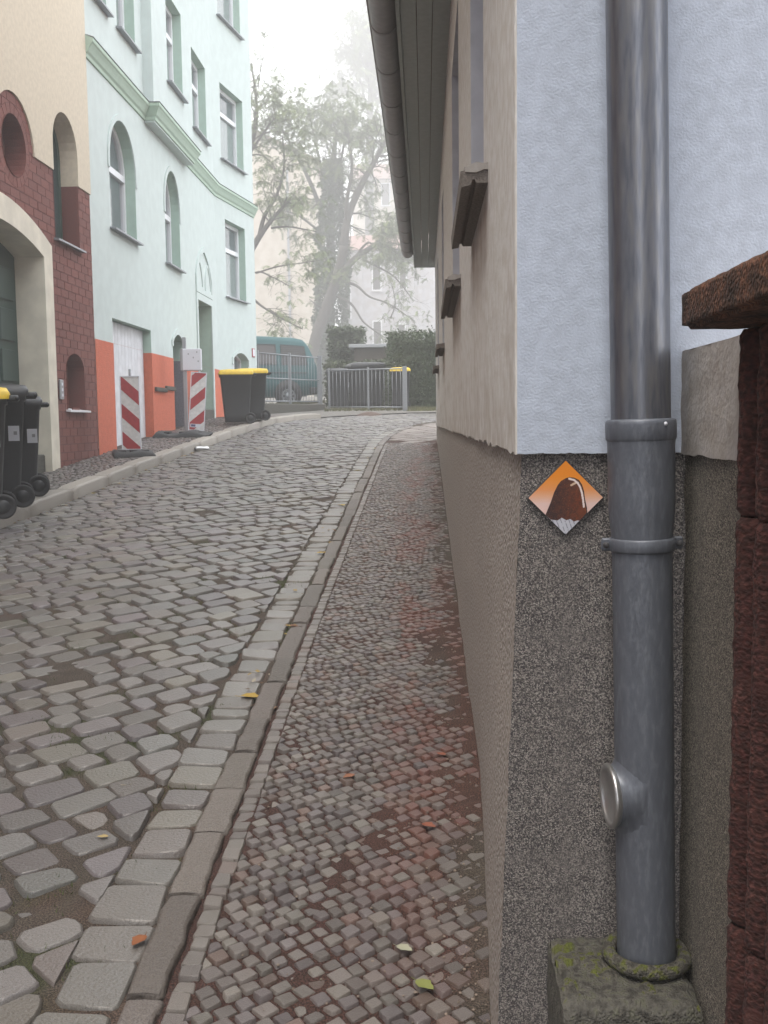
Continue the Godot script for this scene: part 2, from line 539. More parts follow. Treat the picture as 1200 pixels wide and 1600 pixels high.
	M.van_slat = mat(lin(0.05, 0.055, 0.055), 0.7)
	M.van_trim = mat(lin(0.025, 0.026, 0.028), 0.6)
	M.bark = mat(lin(0.085, 0.075, 0.062), 0.95, noise_tex(27, 0.05, ramp2(0.6, 1.0)), 1.2, bump, 0.8)
	M.leaf = mat(Color(1, 1, 1), 0.75)
	M.leaf.vertex_color_use_as_albedo = true
	M.leaf.backlight_enabled = true; M.leaf.backlight = Color(0.35, 0.4, 0.25)
	M.litter = mat(Color(1, 1, 1), 0.8)
	M.litter.vertex_color_use_as_albedo = true
	M.far_beige = mat(lin(0.54, 0.49, 0.42), 0.95, streak, 0.12)
	M.far_grey = mat(lin(0.48, 0.48, 0.51), 0.95, streak, 0.15)
	M.far_roof = mat(lin(0.33, 0.21, 0.18), 0.9, grain, 0.3)
	M.slab = mat(Color(1, 1, 1), 0.85, grain, 2.0, fine, 0.4, true)
	M.forecourt = mat(lin(0.264, 0.248, 0.226), 0.95, noise_tex(29, 0.08, ramp2(0.6, 1.0), FastNoiseLite.TYPE_SIMPLEX, 5), 0.7, fine, 0.8)
	M.wood = mat(lin(0.10, 0.085, 0.07), 0.9, grain, 1.0)

# ---------------------------------------------------------------- ground
func ground():
	var o := structure("ground", "sloping earth and pavement under the street and its houses")
	var mb := MB.new(false)
	var ds := [-30.0, -14.0, -5.0, 0.0, 5.0, 10.0, 15.0, 20.0, 25.0, 30.0, 40.0, 70.0, 135.0]
	var xs := [-40.0, -20.0, -5.0, 0.0, 5.0, 20.0, 40.0]
	for i in ds.size() - 1:
		for j in xs.size() - 1:
			mb.quad(at(xs[j], H(ds[i]) - 0.06, ds[i]), at(xs[j + 1], H(ds[i]) - 0.06, ds[i]), at(xs[j + 1], H(ds[i + 1]) - 0.06, ds[i + 1]), at(xs[j], H(ds[i + 1]) - 0.06, ds[i + 1]))
	part("terrain", mb, M.ground, o)

func round_poly(q: PackedVector2Array, cut: float) -> PackedVector2Array:
	var p := PackedVector2Array()
	var n := q.size()
	for i in n:
		var a := q[(i + n - 1) % n]
		var b := q[i]
		var c := q[(i + 1) % n]
		var ca := minf(cut * rng.randf_range(0.6, 1.5), (a - b).length() * 0.45)
		var cc := minf(cut * rng.randf_range(0.6, 1.5), (c - b).length() * 0.45)
		p.append(b + (a - b).normalized() * ca)
		p.append(b + (c - b).normalized() * cc)
	return p

func stone(mb: MB, p: PackedVector2Array, org: Vector2, y0: float, top: float, bevel: float, dome: float, c: Color, tilt: Vector2):
	# p in (x, d); a stone set in the bed with its top near y0 + top
	var n := p.size()
	var mid := Vector2.ZERO
	for a in p: mid += a
	mid /= n
	var low := []
	var sh := []
	var up := []
	var mean := 0.0
	for a in p: mean += (a - mid).length()
	mean /= n
	var k := clampf(1.0 - bevel / mean, 0.4, 0.95)
	var k2 := clampf(1.0 - bevel * 0.25 / mean, 0.6, 0.99)
	for a in p:
		var e := a - mid
		var yb := 0.072 * e.y + tilt.dot(e)
		low.append(Vector3(a.x - org.x, y0 - 0.04 + yb, -(a.y - org.y)))
		var s := mid + e * k2
		sh.append(Vector3(s.x - org.x, y0 + top - bevel * 0.5 + yb, -(s.y - org.y)))
		var b := mid + e * k
		up.append(Vector3(b.x - org.x, y0 + top + yb * k, -(b.y - org.y)))
	var ctr := Vector3(mid.x - org.x, y0 + top + dome, -(mid.y - org.y))
	mb.col(c)
	var cw := Geometry2D.is_polygon_clockwise(p)
	for i in n:
		var j := (i + 1) % n
		if cw:
			var s := i; i = j; j = s
		mb.st.set_smooth_group(0)
		mb.quad(low[i], low[j], sh[j], sh[i])
		mb.quad(sh[i], sh[j], up[j], up[i])
		mb.st.set_smooth_group(1)
		mb.tri(up[i], up[j], ctr)

func lay_stones(parent: Node, called: String, m: Material, rows: Array, base: Callable, keep: int):
	# rows: [poly, top, bevel, dome, colour, tilt]; nearest are pieces of their own
	rows.sort_custom(func(a, b): return a[6] > b[6])
	var rest := MB.new(false)
	for i in rows.size():
		var r = rows[i]
		var mid := Vector2.ZERO
		for a in r[0]: mid += a
		mid /= r[0].size()
		var y: float = base.call(mid.x, mid.y)
		if i < keep:
			var mb := MB.new(false)
			stone(mb, r[0], mid, 0.0, r[1], r[2], r[3], r[4], r[5])
			var o := part(called, mb, m, parent)
			o.position = at(mid.x, y, mid.y)
		else:
			stone(rest, r[0], Vector2.ZERO, y, r[1], r[2], r[3], r[4], r[5])
	if rows.size() > keep:
		var o := part("far_" + called + "s", rest, m, parent)
		o.set_meta("kind", "stuff")

func seen_size(p: PackedVector2Array) -> float:
	# rough area that a stone takes up in the photograph, zero outside the frame
	var mid := Vector2.ZERO
	for a in p: mid += a
	mid /= p.size()
	if mid.y < 1.9: return 0.001 * mid.y
	if absf(mid.x + 0.04 * mid.y) > mid.y * 0.40: return 0.002
	var ar := 0.0
	for i in p.size(): ar += p[i].cross(p[(i + 1) % p.size()])
	return absf(ar) / pow(mid.y, 3.0) * 100.0

func paving(angle: float, region: PackedVector2Array, row_h: Vector2, len_r: Vector2, gap: float, jitter: float) -> Array:
	# random-length rows laid diagonally, cut at the region's edge
	var out := []
	var e1 := Vector2(cos(angle), sin(angle))
	var e2 := Vector2(-sin(angle), cos(angle))
	var plo := Vector2(1e9, 1e9)
	var phi := -plo
	for p in region:
		var q := Vector2(p.dot(e1), p.dot(e2))
		plo = plo.min(q); phi = phi.max(q)
	var v := plo.y
	var wob := func(u: float, vv: float) -> float: return noi.get_noise_2d(u * 0.9, vv * 0.6) * jitter * 1.6
	while v < phi.y:
		var h := rng.randf_range(row_h.x, row_h.y)
		var u := plo.x + rng.randf() * len_r.x
		while u < phi.x:
			var l := rng.randf_range(len_r.x, len_r.y)
			var c := e1 * (u + l / 2) + e2 * (v + h / 2)
			if Geometry2D.is_point_in_polygon(c, region) or true:
				var g := gap * rng.randf_range(0.6, 1.5) * 0.5
				var q := PackedVector2Array()
				for k in [Vector2(u + g, v + g), Vector2(u + l - g, v + g), Vector2(u + l - g, v + h - g), Vector2(u + g, v + h - g)]:
					var kk: Vector2 = k + Vector2(rng.randf_range(-1, 1), rng.randf_range(-1, 1)) * jitter
					kk.y += wob.call(k.x, k.y)
					q.append(e1 * kk.x + e2 * kk.y)
				var inside := true
				for a in q:
					if not Geometry2D.is_point_in_polygon(a, region): inside = false
				if inside: out.append(q)
				else:
					var cutp := Geometry2D.intersect_polygons(q, region)
					if cutp.size() == 1 and cutp[0].size() <= 6:
						var ar := 0.0
						for i in cutp[0].size(): ar += cutp[0][i].cross(cutp[0][(i + 1) % cutp[0].size()])
						if absf(ar) * 0.5 > row_h.x * len_r.x * 0.22: out.append(cutp[0])
			u += l
		v += h
	return out

func stone_color(kind: int) -> Color:
	var b := rng.randf_range(0.78, 1.2) if kind == 0 else rng.randf_range(0.68, 1.32)
	var k := rng.randf()
	var c := Color(0.238, 0.225, 0.216)
	if kind == 0:      # big setts: grey, some violet or blue, a few brown or yellowish
		if k < 0.22: c = Color(0.222, 0.202, 0.208)
		elif k < 0.36: c = Color(0.222, 0.218, 0.21)
		elif k < 0.50: c = Color(0.25, 0.235, 0.208)
		elif k < 0.56: c = Color(0.225, 0.20, 0.188)
	elif kind == 1:    # small mosaic
		c = Color(0.24, 0.215, 0.20)
		if k < 0.25: c = Color(0.21, 0.185, 0.185)
		elif k < 0.4: c = Color(0.285, 0.265, 0.24)
		elif k < 0.52: c = Color(0.235, 0.17, 0.145)
	b *= 0.74 if kind == 0 else 0.64
	return Color(c.r * b, c.g * b, c.b * b)

func smooth01(a: float, b: float, x: float) -> float:
	var t := clampf((x - a) / (b - a), 0.0, 1.0)
	return t * t * (3 - 2 * t)

func road_bed(x: float, d: float) -> float:
	var b := 0.010 * noi.get_noise_2d(x * 7.0, d * 7.0) + 0.006 * noi.get_noise_2d(x * 40.0, d * 40.0)
	var dirt := smooth01(0.22, 0.48, noi.get_noise_2d(x * 1.7 + 40.0, d * 1.1))
	return H(d) - 0.001 + b * 0.6 + 0.006 * dirt

func road():
	var o := structure("road", "steep cobbled street of uneven grey setts laid diagonally")
	var mb := MB.new(false)
	# the bed of sand, earth and moss between the setts
	var d := 0.6
	while d < 24.6:
		var st := 0.045 if d < 6.0 else (0.09 if d < 12.0 else 0.25)
		var x0 := kl(d) - 0.12
		var x1 := kr(d) + 0.05
		var y0 := kl(d + st) - 0.12
		var y1 := kr(d + st) + 0.05
		var nx := int((x1 - x0) / (st * 1.1)) + 1 if d < 12.0 else 14
		if d < 3.0: nx = 66
		nx = 66 if d < 6.0 else (34 if d < 12.0 else 14)
		for i in nx:
			var a := lerpf(x0, x1, float(i) / nx)
			var b := lerpf(x0, x1, float(i + 1) / nx)
			var c := lerpf(y0, y1, float(i + 1) / nx)
			var e := lerpf(y0, y1, float(i) / nx)
			for p in [[a, d], [c, d + st], [b, d], [a, d], [e, d + st], [c, d + st]]:
				mb.col(bed_color(p[0], p[1]))
				mb.v(at(p[0], road_bed(p[0], p[1]), p[1]))
		d += st
	part("bed", mb, M.bed, o)
	# setts
	var region := PackedVector2Array()
	d = 0.9
	while d < 24.2:
		region.append(Vector2(kl(d) + 0.02, d)); d += 0.8
	d = 24.0
	while d > 0.9:
		region.append(Vector2(kr(d) - 0.235, d)); d -= 0.8
	region.append(Vector2(kr(0.9) - 0.235, 0.9))
	var rows := []
	for q in paving(deg_to_rad(40), region, Vector2(0.125, 0.165), Vector2(0.11, 0.215), 0.018, 0.012):
		var p := round_poly(q, 0.019)
		var mid := Vector2.ZERO
		for a in p: mid += a
		mid /= p.size()
		var lay := rng.randf_range(-0.006, 0.008) - (0.012 if rng.randf() < 0.05 else 0.0)
		rows.append([p, 0.012 + lay, rng.randf_range(0.006, 0.010), rng.randf_range(0.0, 0.002), stone_color(0), Vector2(rng.randf_range(-1, 1), rng.randf_range(-1, 1)) * 0.035, seen_size(p)])
	# the gutter course of larger setts along the right kerb
	d = 0.95
	while d < 18.5:
		var l := rng.randf_range(0.11, 0.2)
		var x0 := kr(d) - 0.225 + rng.randf_range(-0.012, 0.012)
		var x1 := kr(d) - 0.066
		var q := PackedVector2Array()
		for k in [Vector2(x0, d + 0.008), Vector2(x1, d + 0.008), Vector2(x1 + kr(d + l) - kr(d), d + l - 0.008), Vector2(x0 + kr(d + l) - kr(d), d + l - 0.008)]:
			q.append(k + Vector2(rng.randf_range(-1, 1), rng.randf_range(-1, 1)) * 0.011)
		var p := round_poly(q, 0.014)
		var c := stone_color(0)
		c = c.lerp(Color(0.185, 0.172, 0.15), 0.4)
		rows.append([p, 0.012 + rng.randf_range(-0.006, 0.006), 0.009, 0.002, c, Vector2(rng.randf_range(-1, 1), rng.randf_range(-1, 1)) * 0.05, seen_size(p)])
		d += l
	lay_stones(o, "sett", M.stone, rows, func(_x, dd): return H(dd), 300)

func bed_color(x: float, d: float) -> Color:
	var c := Color(0.19, 0.15, 0.12)
	var g := smooth01(0.12, 0.42, noi.get_noise_2d(x * 2.3 + 9.0, d * 1.9 - 4.0)) * 0.9
	c = c.lerp(Color(0.10, 0.115, 0.045), g)
	var r := smooth01(0.1, 0.4, noi.get_noise_2d(x * 1.9 - 30.0, d * 1.5 + 14.0)) * 0.6
	c = c.lerp(Color(0.19, 0.115, 0.085), r)
	return c * 0.66 * (1.0 + 0.35 * noi.get_noise_2d(x * 25.0, d * 25.0))

# ---------------------------------------------------------------- kerbs
func kerb_block(parent: Node, d0: float, d1: float, edge: Callable, x0: float, x1: float, top: float, foot: float, c: Color, rough: float, bev: float):
	# one long kerb stone that follows its line, slightly worn
	var mb := MB.new(false)
	mb.col(c)
	var n := 6
	var org := Vector2(edge.call((d0 + d1) / 2), (d0 + d1) / 2)
	var rows := []
	for i in n + 1:
		var t := float(i) / n
		var d := lerpf(d0 + 0.007, d1 - 0.007, t)
		var e: float = edge.call(d)
		var y := H(d) - H(org.y)
		var end := bev * 0.8 if i == 0 or i == n else 0.0
		var w0 := rough * noi.get_noise_2d(d * 9.0, x0 * 50.0)
		var w1 := rough * noi.get_noise_2d(d * 9.0 + 50.0, x1 * 50.0)
		var yt := top - end + rough * 0.5 * noi.get_noise_2d(d * 12.0, 3.0)
		var r := []
		for k in [[x0 + w0, foot], [x0 + w0, top - bev - end], [x0 + w0 + bev * 0.35, yt - bev * 0.3], [x0 + w0 + bev, yt], [(x0 + x1) / 2, yt + rough * 0.25], [x1 + w1 - bev, yt], [x1 + w1 - bev * 0.3, yt - bev * 0.35], [x1 + w1, top - bev - end], [x1 + w1, foot]]:
			r.append(Vector3(e + k[0] - org.x, y + k[1], -(d - org.y)))
		rows.append(r)
	for i in n:
		for j in 8:
			mb.st.set_smooth_group(0 if j < 3 else (1 if j < 5 else 2))
			mb.quad(rows[i][j + 1], rows[i][j], rows[i + 1][j], rows[i + 1][j + 1])
	for e in [rows[0], rows[n]]:
		for j in range(1, 8):
			mb.tri(e[0], e[j], e[j + 1])
	var o := part("kerb_stone", mb, M.kerb, parent)
	o.position = at(org.x, H(org.y), org.y)

func kerbs():
	var a := structure("kerb", "low worn granite kerb between setts and mosaic pavement")
	var d := 1.0
	while d < 18.4:
		var l := rng.randf_range(0.3, 0.75) if d > 4.0 else rng.randf_range(0.24, 0.46)
		var b := rng.randf_range(0.75, 1.15)
		kerb_block(a, d, d + l, kr, -0.055 + rng.randf_range(-0.010, 0.008), 0.036 + rng.randf_range(-0.006, 0.006), 0.026 + rng.randf_range(-0.006, 0.008), -0.05, Color(0.155 * b, 0.138 * b, 0.124 * b), 0.010, 0.009)
		d += l
	var o := structure("kerb", "raised pale concrete kerb along the house side of the street")
	d = 5.0
	while d < 21.5:
		var l := 1.0 + rng.randf_range(-0.06, 0.06)
		var b := rng.randf_range(0.88, 1.08)
		kerb_block(o, d, d + l, kl, -0.19, 0.0, 0.125, -0.06, Color(0.33 * b, 0.305 * b, 0.27 * b), 0.006, 0.022)
		d += l

# ---------------------------------------------------------------- pavements
func walk_bed(x: float, d: float) -> float:
	var y := H(d) + 0.0205 + 0.004 * noi.get_noise_2d(x * 30.0, d * 30.0) + 0.006 * noi.get_noise_2d(x * 5.0, d * 5.0)
	var near := smooth01(-0.02, 0.12, x + 0.05 * noi.get_noise_2d(x * 3.0, d * 2.5))
	y += near * (0.0105 + 0.008 * noi.get_noise_2d(x * 9.0, d * 9.0))
	y -= 0.012 * (1.0 - smooth01(0.045, 0.085, x - kr(d)))
	y += 0.007 * smooth01(0.2, 0.5, noi.get_noise_2d(x * 2.2 - 8.0, d * 1.4 + 3.0))
	return y

func walk_color(x: float, d: float) -> Color:
	var c := Color(0.15, 0.072, 0.057)
	var near := smooth01(0.0, 0.13, x + 0.06 * noi.get_noise_2d(x * 3.0, d * 2.5))
	c = c.lerp(Color(0.19, 0.16, 0.125), near * 0.85)
	var r := red_dust(x, d)
	c = c.lerp(Color(0.22, 0.09, 0.065), r * 0.8)
	return c * 0.66 * (1.0 + 0.4 * noi.get_noise_2d(x * 30.0, d * 30.0))

func red_dust(x: float, d: float) -> float:
	# brick dust washed along the middle of the pavement
	var line := 1.0 - smooth01(0.1, 0.30, absf(x - 0.0 - 0.05 * sin(d * 0.5)))
	return line * smooth01(-0.25, 0.2, noi.get_noise_2d(x * 3.0 + 70.0, d * 0.8)) * smooth01(1.5, 3.5, d)

func pavement_right():
	var o := structure("pavement", "narrow footway of small mosaic stones dusted with red earth beside the house wall")
	var mb := MB.new(false)
	var d := 0.6
	while d < 15.9:
		var st := 0.03 if d < 4.5 else (0.06 if d < 9.0 else 0.15)
		var nx := 26 if d < 4.5 else (16 if d < 9.0 else 10)
		for i in nx:
			var a := lerpf(-0.64, 0.24, float(i) / nx)
			var b := lerpf(-0.64, 0.24, float(i + 1) / nx)
			for p in [[a, d], [b, d + st], [b, d], [a, d], [a, d + st], [b, d + st]]:
				mb.col(walk_color(p[0], p[1]))
				mb.v(at(p[0], walk_bed(p[0], p[1]), p[1]))
		d += st
	part("bed", mb, M.bed, o)
	var region := PackedVector2Array([Vector2(-0.522, 1.3), Vector2(0.125, 1.3), Vector2(0.17, 3.4), Vector2(0.17, 15.4), Vector2(-0.557, 15.4), Vector2(-0.557, 5.0), Vector2(-0.537, 3.0)])
	var rows := []
	var add := func(q: PackedVector2Array, c: Color):
		var p := round_poly(q, 0.0035)
		var mid := Vector2.ZERO
		for a in p: mid += a
		mid /= p.size()
		c = c.lerp(Color(0.17, 0.07, 0.054), clampf(0.03 + red_dust(mid.x, mid.y) * rng.randf_range(0.0, 1.1), 0.0, 0.85))
		rows.append([p, rng.randf_range(-0.004, 0.006), rng.randf_range(0.003, 0.005), rng.randf_range(0.0, 0.001), c, Vector2(rng.randf_range(-1, 1), rng.randf_range(-1, 1)) * 0.045, seen_size(p)])
	for q in paving(deg_to_rad(38), region, Vector2(0.042, 0.05), Vector2(0.04, 0.054), 0.0085, 0.0035):
		add.call(q, stone_color(1))
	d = 1.3
	while d < 15.4:
		var l := rng.randf_range(0.04, 0.075)
		var x := kr(d) + 0.054
		var q := PackedVector2Array()
		for k in [Vector2(x - 0.004, d + 0.004), Vector2(x + 0.045, d + 0.004), Vector2(x + 0.045, d + l - 0.004), Vector2(x, d + l - 0.004)]:
			q.append(k + Vector2(rng.randf_range(-1, 1), rng.randf_range(-1, 1)) * 0.004)
		add.call(q, stone_color(1).lerp(Color(0.20, 0.185, 0.17), 0.5))
		d += l
	lay_stones(o, "mosaic_stone", M.mosaic, rows, func(_x, dd): return H(dd) + 0.03, 300)
	# concrete slabs round the bend at the top
	var s := structure("slab_pavement", "grey concrete slabs where the footway bends round the house end")
	mb = MB.new()
	mb.col(Color(0.045, 0.04, 0.035))
	d = 15.35
	while d < 21.6:
		mb.quad(at(kr(d) + 0.04, H(d) + 0.012, d), at(2.6, H(d) + 0.012, d), at(2.6, H(d + 0.25) + 0.012, d + 0.25), at(kr(d + 0.25) + 0.04, H(d + 0.25) + 0.012, d + 0.25))
		d += 0.25
	part("bed", mb, M.bed, s)
	var reg := PackedVector2Array([Vector2(kr(15.4) + 0.06, 15.42), Vector2(0.155, 15.42), Vector2(0.155, 15.75), Vector2(1.6, 17.6), Vector2(2.4, 21.0), Vector2(kr(21.0) + 0.07, 21.0), Vector2(kr(20.0) + 0.07, 20.0), Vector2(kr(18.8) + 0.07, 18.8), Vector2(kr(17.6) + 0.07, 17.6), Vector2(kr(16.5) + 0.07, 16.5)])
	var slabs := []
	for q in paving(deg_to_rad(52), reg, Vector2(0.245, 0.255), Vector2(0.48, 0.5), 0.05, 0.003):
		var b := rng.randf_range(0.85, 1.1)
		slabs.append([round_poly(q, 0.01), 0.0, 0.006, 0.0, Color(0.29 * b, 0.26 * b, 0.245 * b), Vector2.ZERO, seen_size(q)])
	lay_stones(s, "paving_slab", M.slab, slabs, func(_x, dd): return H(dd) + 0.03, 300)

func pavement_left():
	var o := structure("pavement", "raised mosaic pavement along the house fronts behind the pale kerb")
	var mb := MB.new(false)
	var d := 3.0
	while d < 21.3:
		var nx := 8
		var x0 := FX - 0.3 if d < 21.5 else -4.9
		for i in nx:
			var ds := [d, d + 0.3]
			var p := []
			for e in ds:
				for k in [i, i + 1]:
					var x := lerpf(x0, kl(e) - 0.02, float(k) / nx)
					p.append([x, e])
			for k in [p[0], p[3], p[1], p[0], p[2], p[3]]:
				mb.col(Color(0.13, 0.095, 0.08) * (1.0 + 0.4 * noi.get_noise_2d(k[0] * 6.0, k[1] * 6.0)))
				mb.v(at(k[0], H(k[1]) + 0.098 + 0.01 * noi.get_noise_2d(k[0] * 5.0, k[1] * 5.0), k[1]))
		d += 0.3
	part("bed", mb, M.bed, o)
	var region := PackedVector2Array()
	d = 7.4
	while d < 20.6:
		region.append(Vector2(kl(d) - 0.2, d)); d += 0.6
	region.append(Vector2(FX + 0.01, 20.6)); region.append(Vector2(FX + 0.01, 7.4))
	var rows := []
	for q in paving(deg_to_rad(40), region, Vector2(0.05, 0.06), Vector2(0.05, 0.08), 0.012, 0.004):
		var p := round_poly(q, 0.006)
		if q.size() > 4: continue
		rows.append([q, rng.randf_range(-0.004, 0.006), 0.006, 0.001, stone_color(1) * 0.9, Vector2(rng.randf_range(-1, 1), rng.randf_range(-1, 1)) * 0.09, seen_size(p)])
	lay_stones(o, "mosaic_stone", M.mosaic, rows, func(_x, dd): return H(dd) + 0.11, 300)

# ---------------------------------------------------------------- house on the right
func corner_house():
	var o := thing("corner_house", "low white and cream house on the right with grey eaves and chip-stone base", "house")
	var t := Transform3D(Basis(Vector3(0, 0, 1), Vector3(0, 1, 0), Vector3(-1, 0, 0)), Vector3(WX, 0, 0))
	var wins := [[2.87, 3.62], [4.85, 5.95], [8.7, 9.5], [12.0, 12.9]]
	var holes := []
	for w in wins: holes.append(rect(-w[1], 2.10, -w[0], 3.38))
	# street wall with its ragged lower edge
	var outl := PackedVector2Array()
	var under := PackedVector2Array()
	var d := 15.5
	while d > FZ + 0.02:
		var v := 1.392 + 0.012 * noi.get_noise_1d(d * 9.0) + 0.006 * noi.get_noise_1d(d * 60.0)
		outl.append(Vector2(-d, v)); under.append(Vector2(-d, v))
		d -= 0.05 if d < 6.0 else 0.2
	outl.append(Vector2(-FZ, 1.388)); under.append(Vector2(-FZ, 1.388))
	outl.append(Vector2(-FZ, 4.0)); outl.append(Vector2(-15.5, 4.0))
	var mb := MB.new()
	var tint := func(u: float, v: float) -> Color:
		var c := Color(0.665, 0.652, 0.638) * (0.985 + 0.025 * noi.get_noise_2d(u * 7.0, v * 0.7))
		# brown runs under the sills, as the rain left them
		for w in wins:
			var s0: float = -w[1] - 0.02
			var s1: float = -w[0] + 0.2
			if v < 2.06 and u > s0 and u < s1:
				var k := exp(-(2.06 - v) / 0.16) * smooth01(0.0, 0.12, u - s0) * smooth01(0.0, 0.1, s1 - u)
				c = c.lerp(Color(0.40, 0.29, 0.21), clampf(k * (0.75 + 0.9 * noi.get_noise_2d(u * 14.0, v * 1.5)), 0.0, 0.8))
		# splashed dirt along the ragged foot of the render
		var sp := smooth01(0.02, 0.3, noi.get_noise_2d(u * 9.0, v * 16.0) + 0.34 - (v - 1.39) * 2.2)
		return c.lerp(Color(0.38, 0.32, 0.27), sp * 0.4)
	var cu := -15.5
	while cu < -FZ - 0.005:
		var cn := minf(cu + (0.08 if cu > -6.6 else 0.4), -FZ - 0.004)
		var cv := 1.36
		while cv < 4.0:
			var ce := minf(cv + 0.08, 4.0)
			var pcs: Array = Geometry2D.intersect_polygons(outl, rect(cu, cv, cn, ce))
			for h in holes:
				var nx := []
				for pc in pcs: nx.append_array(Geometry2D.clip_polygons(pc, h))
				pcs = nx
			for pc in pcs:
				var ix := Geometry2D.triangulate_polygon(pc)
				for i in range(0, ix.size(), 3):
					var tr := [pc[ix[i]], pc[ix[i + 1]], pc[ix[i + 2]]]
					if (tr[1] - tr[0]).cross(tr[2] - tr[0]) > 0: tr = [tr[0], tr[2], tr[1]]
					for k in tr:
						mb.col(tint.call(k.x, k.y)); mb.v(t * Vector3(k.x, k.y, 0))
			cv = ce
		cu = cn
	mb.col(Color(0.64, 0.628, 0.615))
	for i in under.size() - 1:
		var a := under[i]
		var b := under[i + 1]
		mb.quad(t * Vector3(a.x, a.y, -0.05), t * Vector3(b.x, b.y, -0.05), t * Vector3(b.x, b.y, 0), t * Vector3(a.x, a.y, 0))
	# worn arris at the corner
	for i in 120:
		var v0 := lerpf(1.388, 4.0, i / 120.0)
		var v1 := lerpf(1.388, 4.0, (i + 1) / 120.0)
		var e := []
		for v in [v0, v1]:
			var n: float = 0.0035 + 0.0025 * noi.get_noise_1d(v * 22.0) + 0.002 * maxf(0.0, noi.get_noise_1d(v * 90.0 + 7.0))
			e.append([Vector3(WX, v, -FZ - 0.004), Vector3(WX + n * 0.45, v, -FZ - n * 0.45 + 0.0004), Vector3(WX + 0.004, v, -FZ)])
		for k in 2: mb.quad(e[0][k], e[0][k + 1], e[1][k + 1], e[1][k])
	mb.quad(Vector3(WX, 1.392, -15.5), Vector3(WX, 4.0, -15.5), Vector3(7.0, 4.0, -15.5), Vector3(7.0, 1.392, -15.5))
	part("street_wall", mb, M.cream_wall, o)
	for i in wins.size():
		var w = wins[i]
		var h := rect(-w[1], 2.10, -w[0], 3.38)
		mb = MB.new()
		reveal(mb, t, h, -0.12, 0.0)
		part("window_reveal", mb, M.reveal_grey, o)
		window(o, t, h, -0.12, 2.95, -1.0, M.curtain, 0.06)
		var e0: float = w[0] - 0.19
		var e1: float = w[1] + (0.01 if i == 0 else 0.12)
		mb = MB.new()
		var tt := t * Transform3D(Basis(Vector3(0, 0, 1), Vector3(0, 1, 0), Vector3(-1, 0, 0)), Vector3(-e1, 0, 0))
		mb.prism(PackedVector2Array([Vector2(-0.11, 2.055), Vector2(0.03, 2.055), Vector2(0.034, 2.064), Vector2(0.04, 2.064), Vector2(0.044, 2.05), Vector2(0.068, 2.046), Vector2(0.07, 2.085), Vector2(-0.11, 2.108)]), tt, -(e1 - e0), 0.0)
		var s := part("window_sill", mb, M.sill_stone, o)
		if i < 2:
			mb = MB.new()
			mb.prism(PackedVector2Array([Vector2(-0.1, 2.084), Vector2(0.01, 2.088), Vector2(0.03, 2.08), Vector2(0.058, 2.082), Vector2(0.06, 2.094), Vector2(0.03, 2.106), Vector2(0.012, 2.103), Vector2(-0.1, 2.122)]), tt, -(e1 - e0) - 0.006, -(e1 - e0) + 0.05)
			part("mortar_end", mb, M.low_wall, s)
	# gable wall towards the viewer
	var tf := Transform3D(Basis.IDENTITY, Vector3(0, 0, -FZ))
	var g := PackedVector2Array()
	var x := WX + 0.004
	var edge := PackedVector2Array()
	while x < 0.62:
		var v := 1.389 + 0.0025 * noi.get_noise_1d(x * 120.0)
		g.append(Vector2(x, v)); edge.append(Vector2(x, v))
		x += 0.008
	g.append_array(PackedVector2Array([Vector2(0.62, 1.389), Vector2(7.0, 1.389), Vector2(7.0, 4.0), Vector2(3.6, 7.6), Vector2(WX + 0.004, 4.0)]))
	mb = MB.new()
	mb.poly(g, tf)
	for i in edge.size() - 1:
		mb.quad(Vector3(edge[i].x, edge[i].y, -FZ - 0.03), Vector3(edge[i + 1].x, edge[i + 1].y, -FZ - 0.03), Vector3(edge[i + 1].x, edge[i + 1].y, -FZ), Vector3(edge[i].x, edge[i].y, -FZ))
	part("gable_wall", mb, M.white_wall, o)
	# base of the street side: bulges near the corner
	var px := func(y: float, dd: float) -> float:
		var b := lerpf(0.124, 0.172, smooth01(1.9, 3.4, dd))
		var k := clampf((1.395 - y) / 1.3, 0.0, 1.0)
		return lerpf(0.177, b, k) + 0.006 * noi.get_noise_2d(dd * 1.4, y * 2.0) + 0.0016 * noi.get_noise_2d(dd * 30.0, y * 30.0)
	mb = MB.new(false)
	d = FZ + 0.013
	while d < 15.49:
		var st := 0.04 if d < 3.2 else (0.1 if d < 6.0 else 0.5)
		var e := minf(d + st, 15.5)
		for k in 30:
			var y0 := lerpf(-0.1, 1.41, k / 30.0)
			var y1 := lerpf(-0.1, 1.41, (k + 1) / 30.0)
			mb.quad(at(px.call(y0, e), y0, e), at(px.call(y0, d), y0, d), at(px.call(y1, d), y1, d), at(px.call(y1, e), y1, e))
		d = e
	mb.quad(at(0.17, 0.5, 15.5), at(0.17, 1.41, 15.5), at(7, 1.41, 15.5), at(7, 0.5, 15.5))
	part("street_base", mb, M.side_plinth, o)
	mb = MB.new(false)
	for k in 60:
		var y0 := lerpf(-0.1, 1.41, k / 60.0)
		var y1 := lerpf(-0.1, 1.41, (k + 1) / 60.0)
		for i in 20:
			var q := []
			for yy in [y0, y1]:
				for ii in [i, i + 1]:
					var xx := lerpf(px.call(yy, FZ + 0.013), 0.62, ii / 20.0)
					q.append(Vector3(xx, yy, -FZ - 0.013 + (0.003 * noi.get_noise_2d(xx * 25.0, yy * 25.0) if ii > 0 else 0.0)))
			mb.quad(q[0], q[1], q[3], q[2])
	mb.quad(Vector3(0.62, -0.1, -FZ - 0.013), Vector3(7, -0.1, -FZ - 0.013), Vector3(7, 1.41, -FZ - 0.013), Vector3(0.62, 1.41, -FZ - 0.013))
	part("gable_base", mb, M.chip_wall, o)
	# eaves
	var bx := [[-0.125, -0.032], [-0.029, 0.062], [0.065, 0.17]]
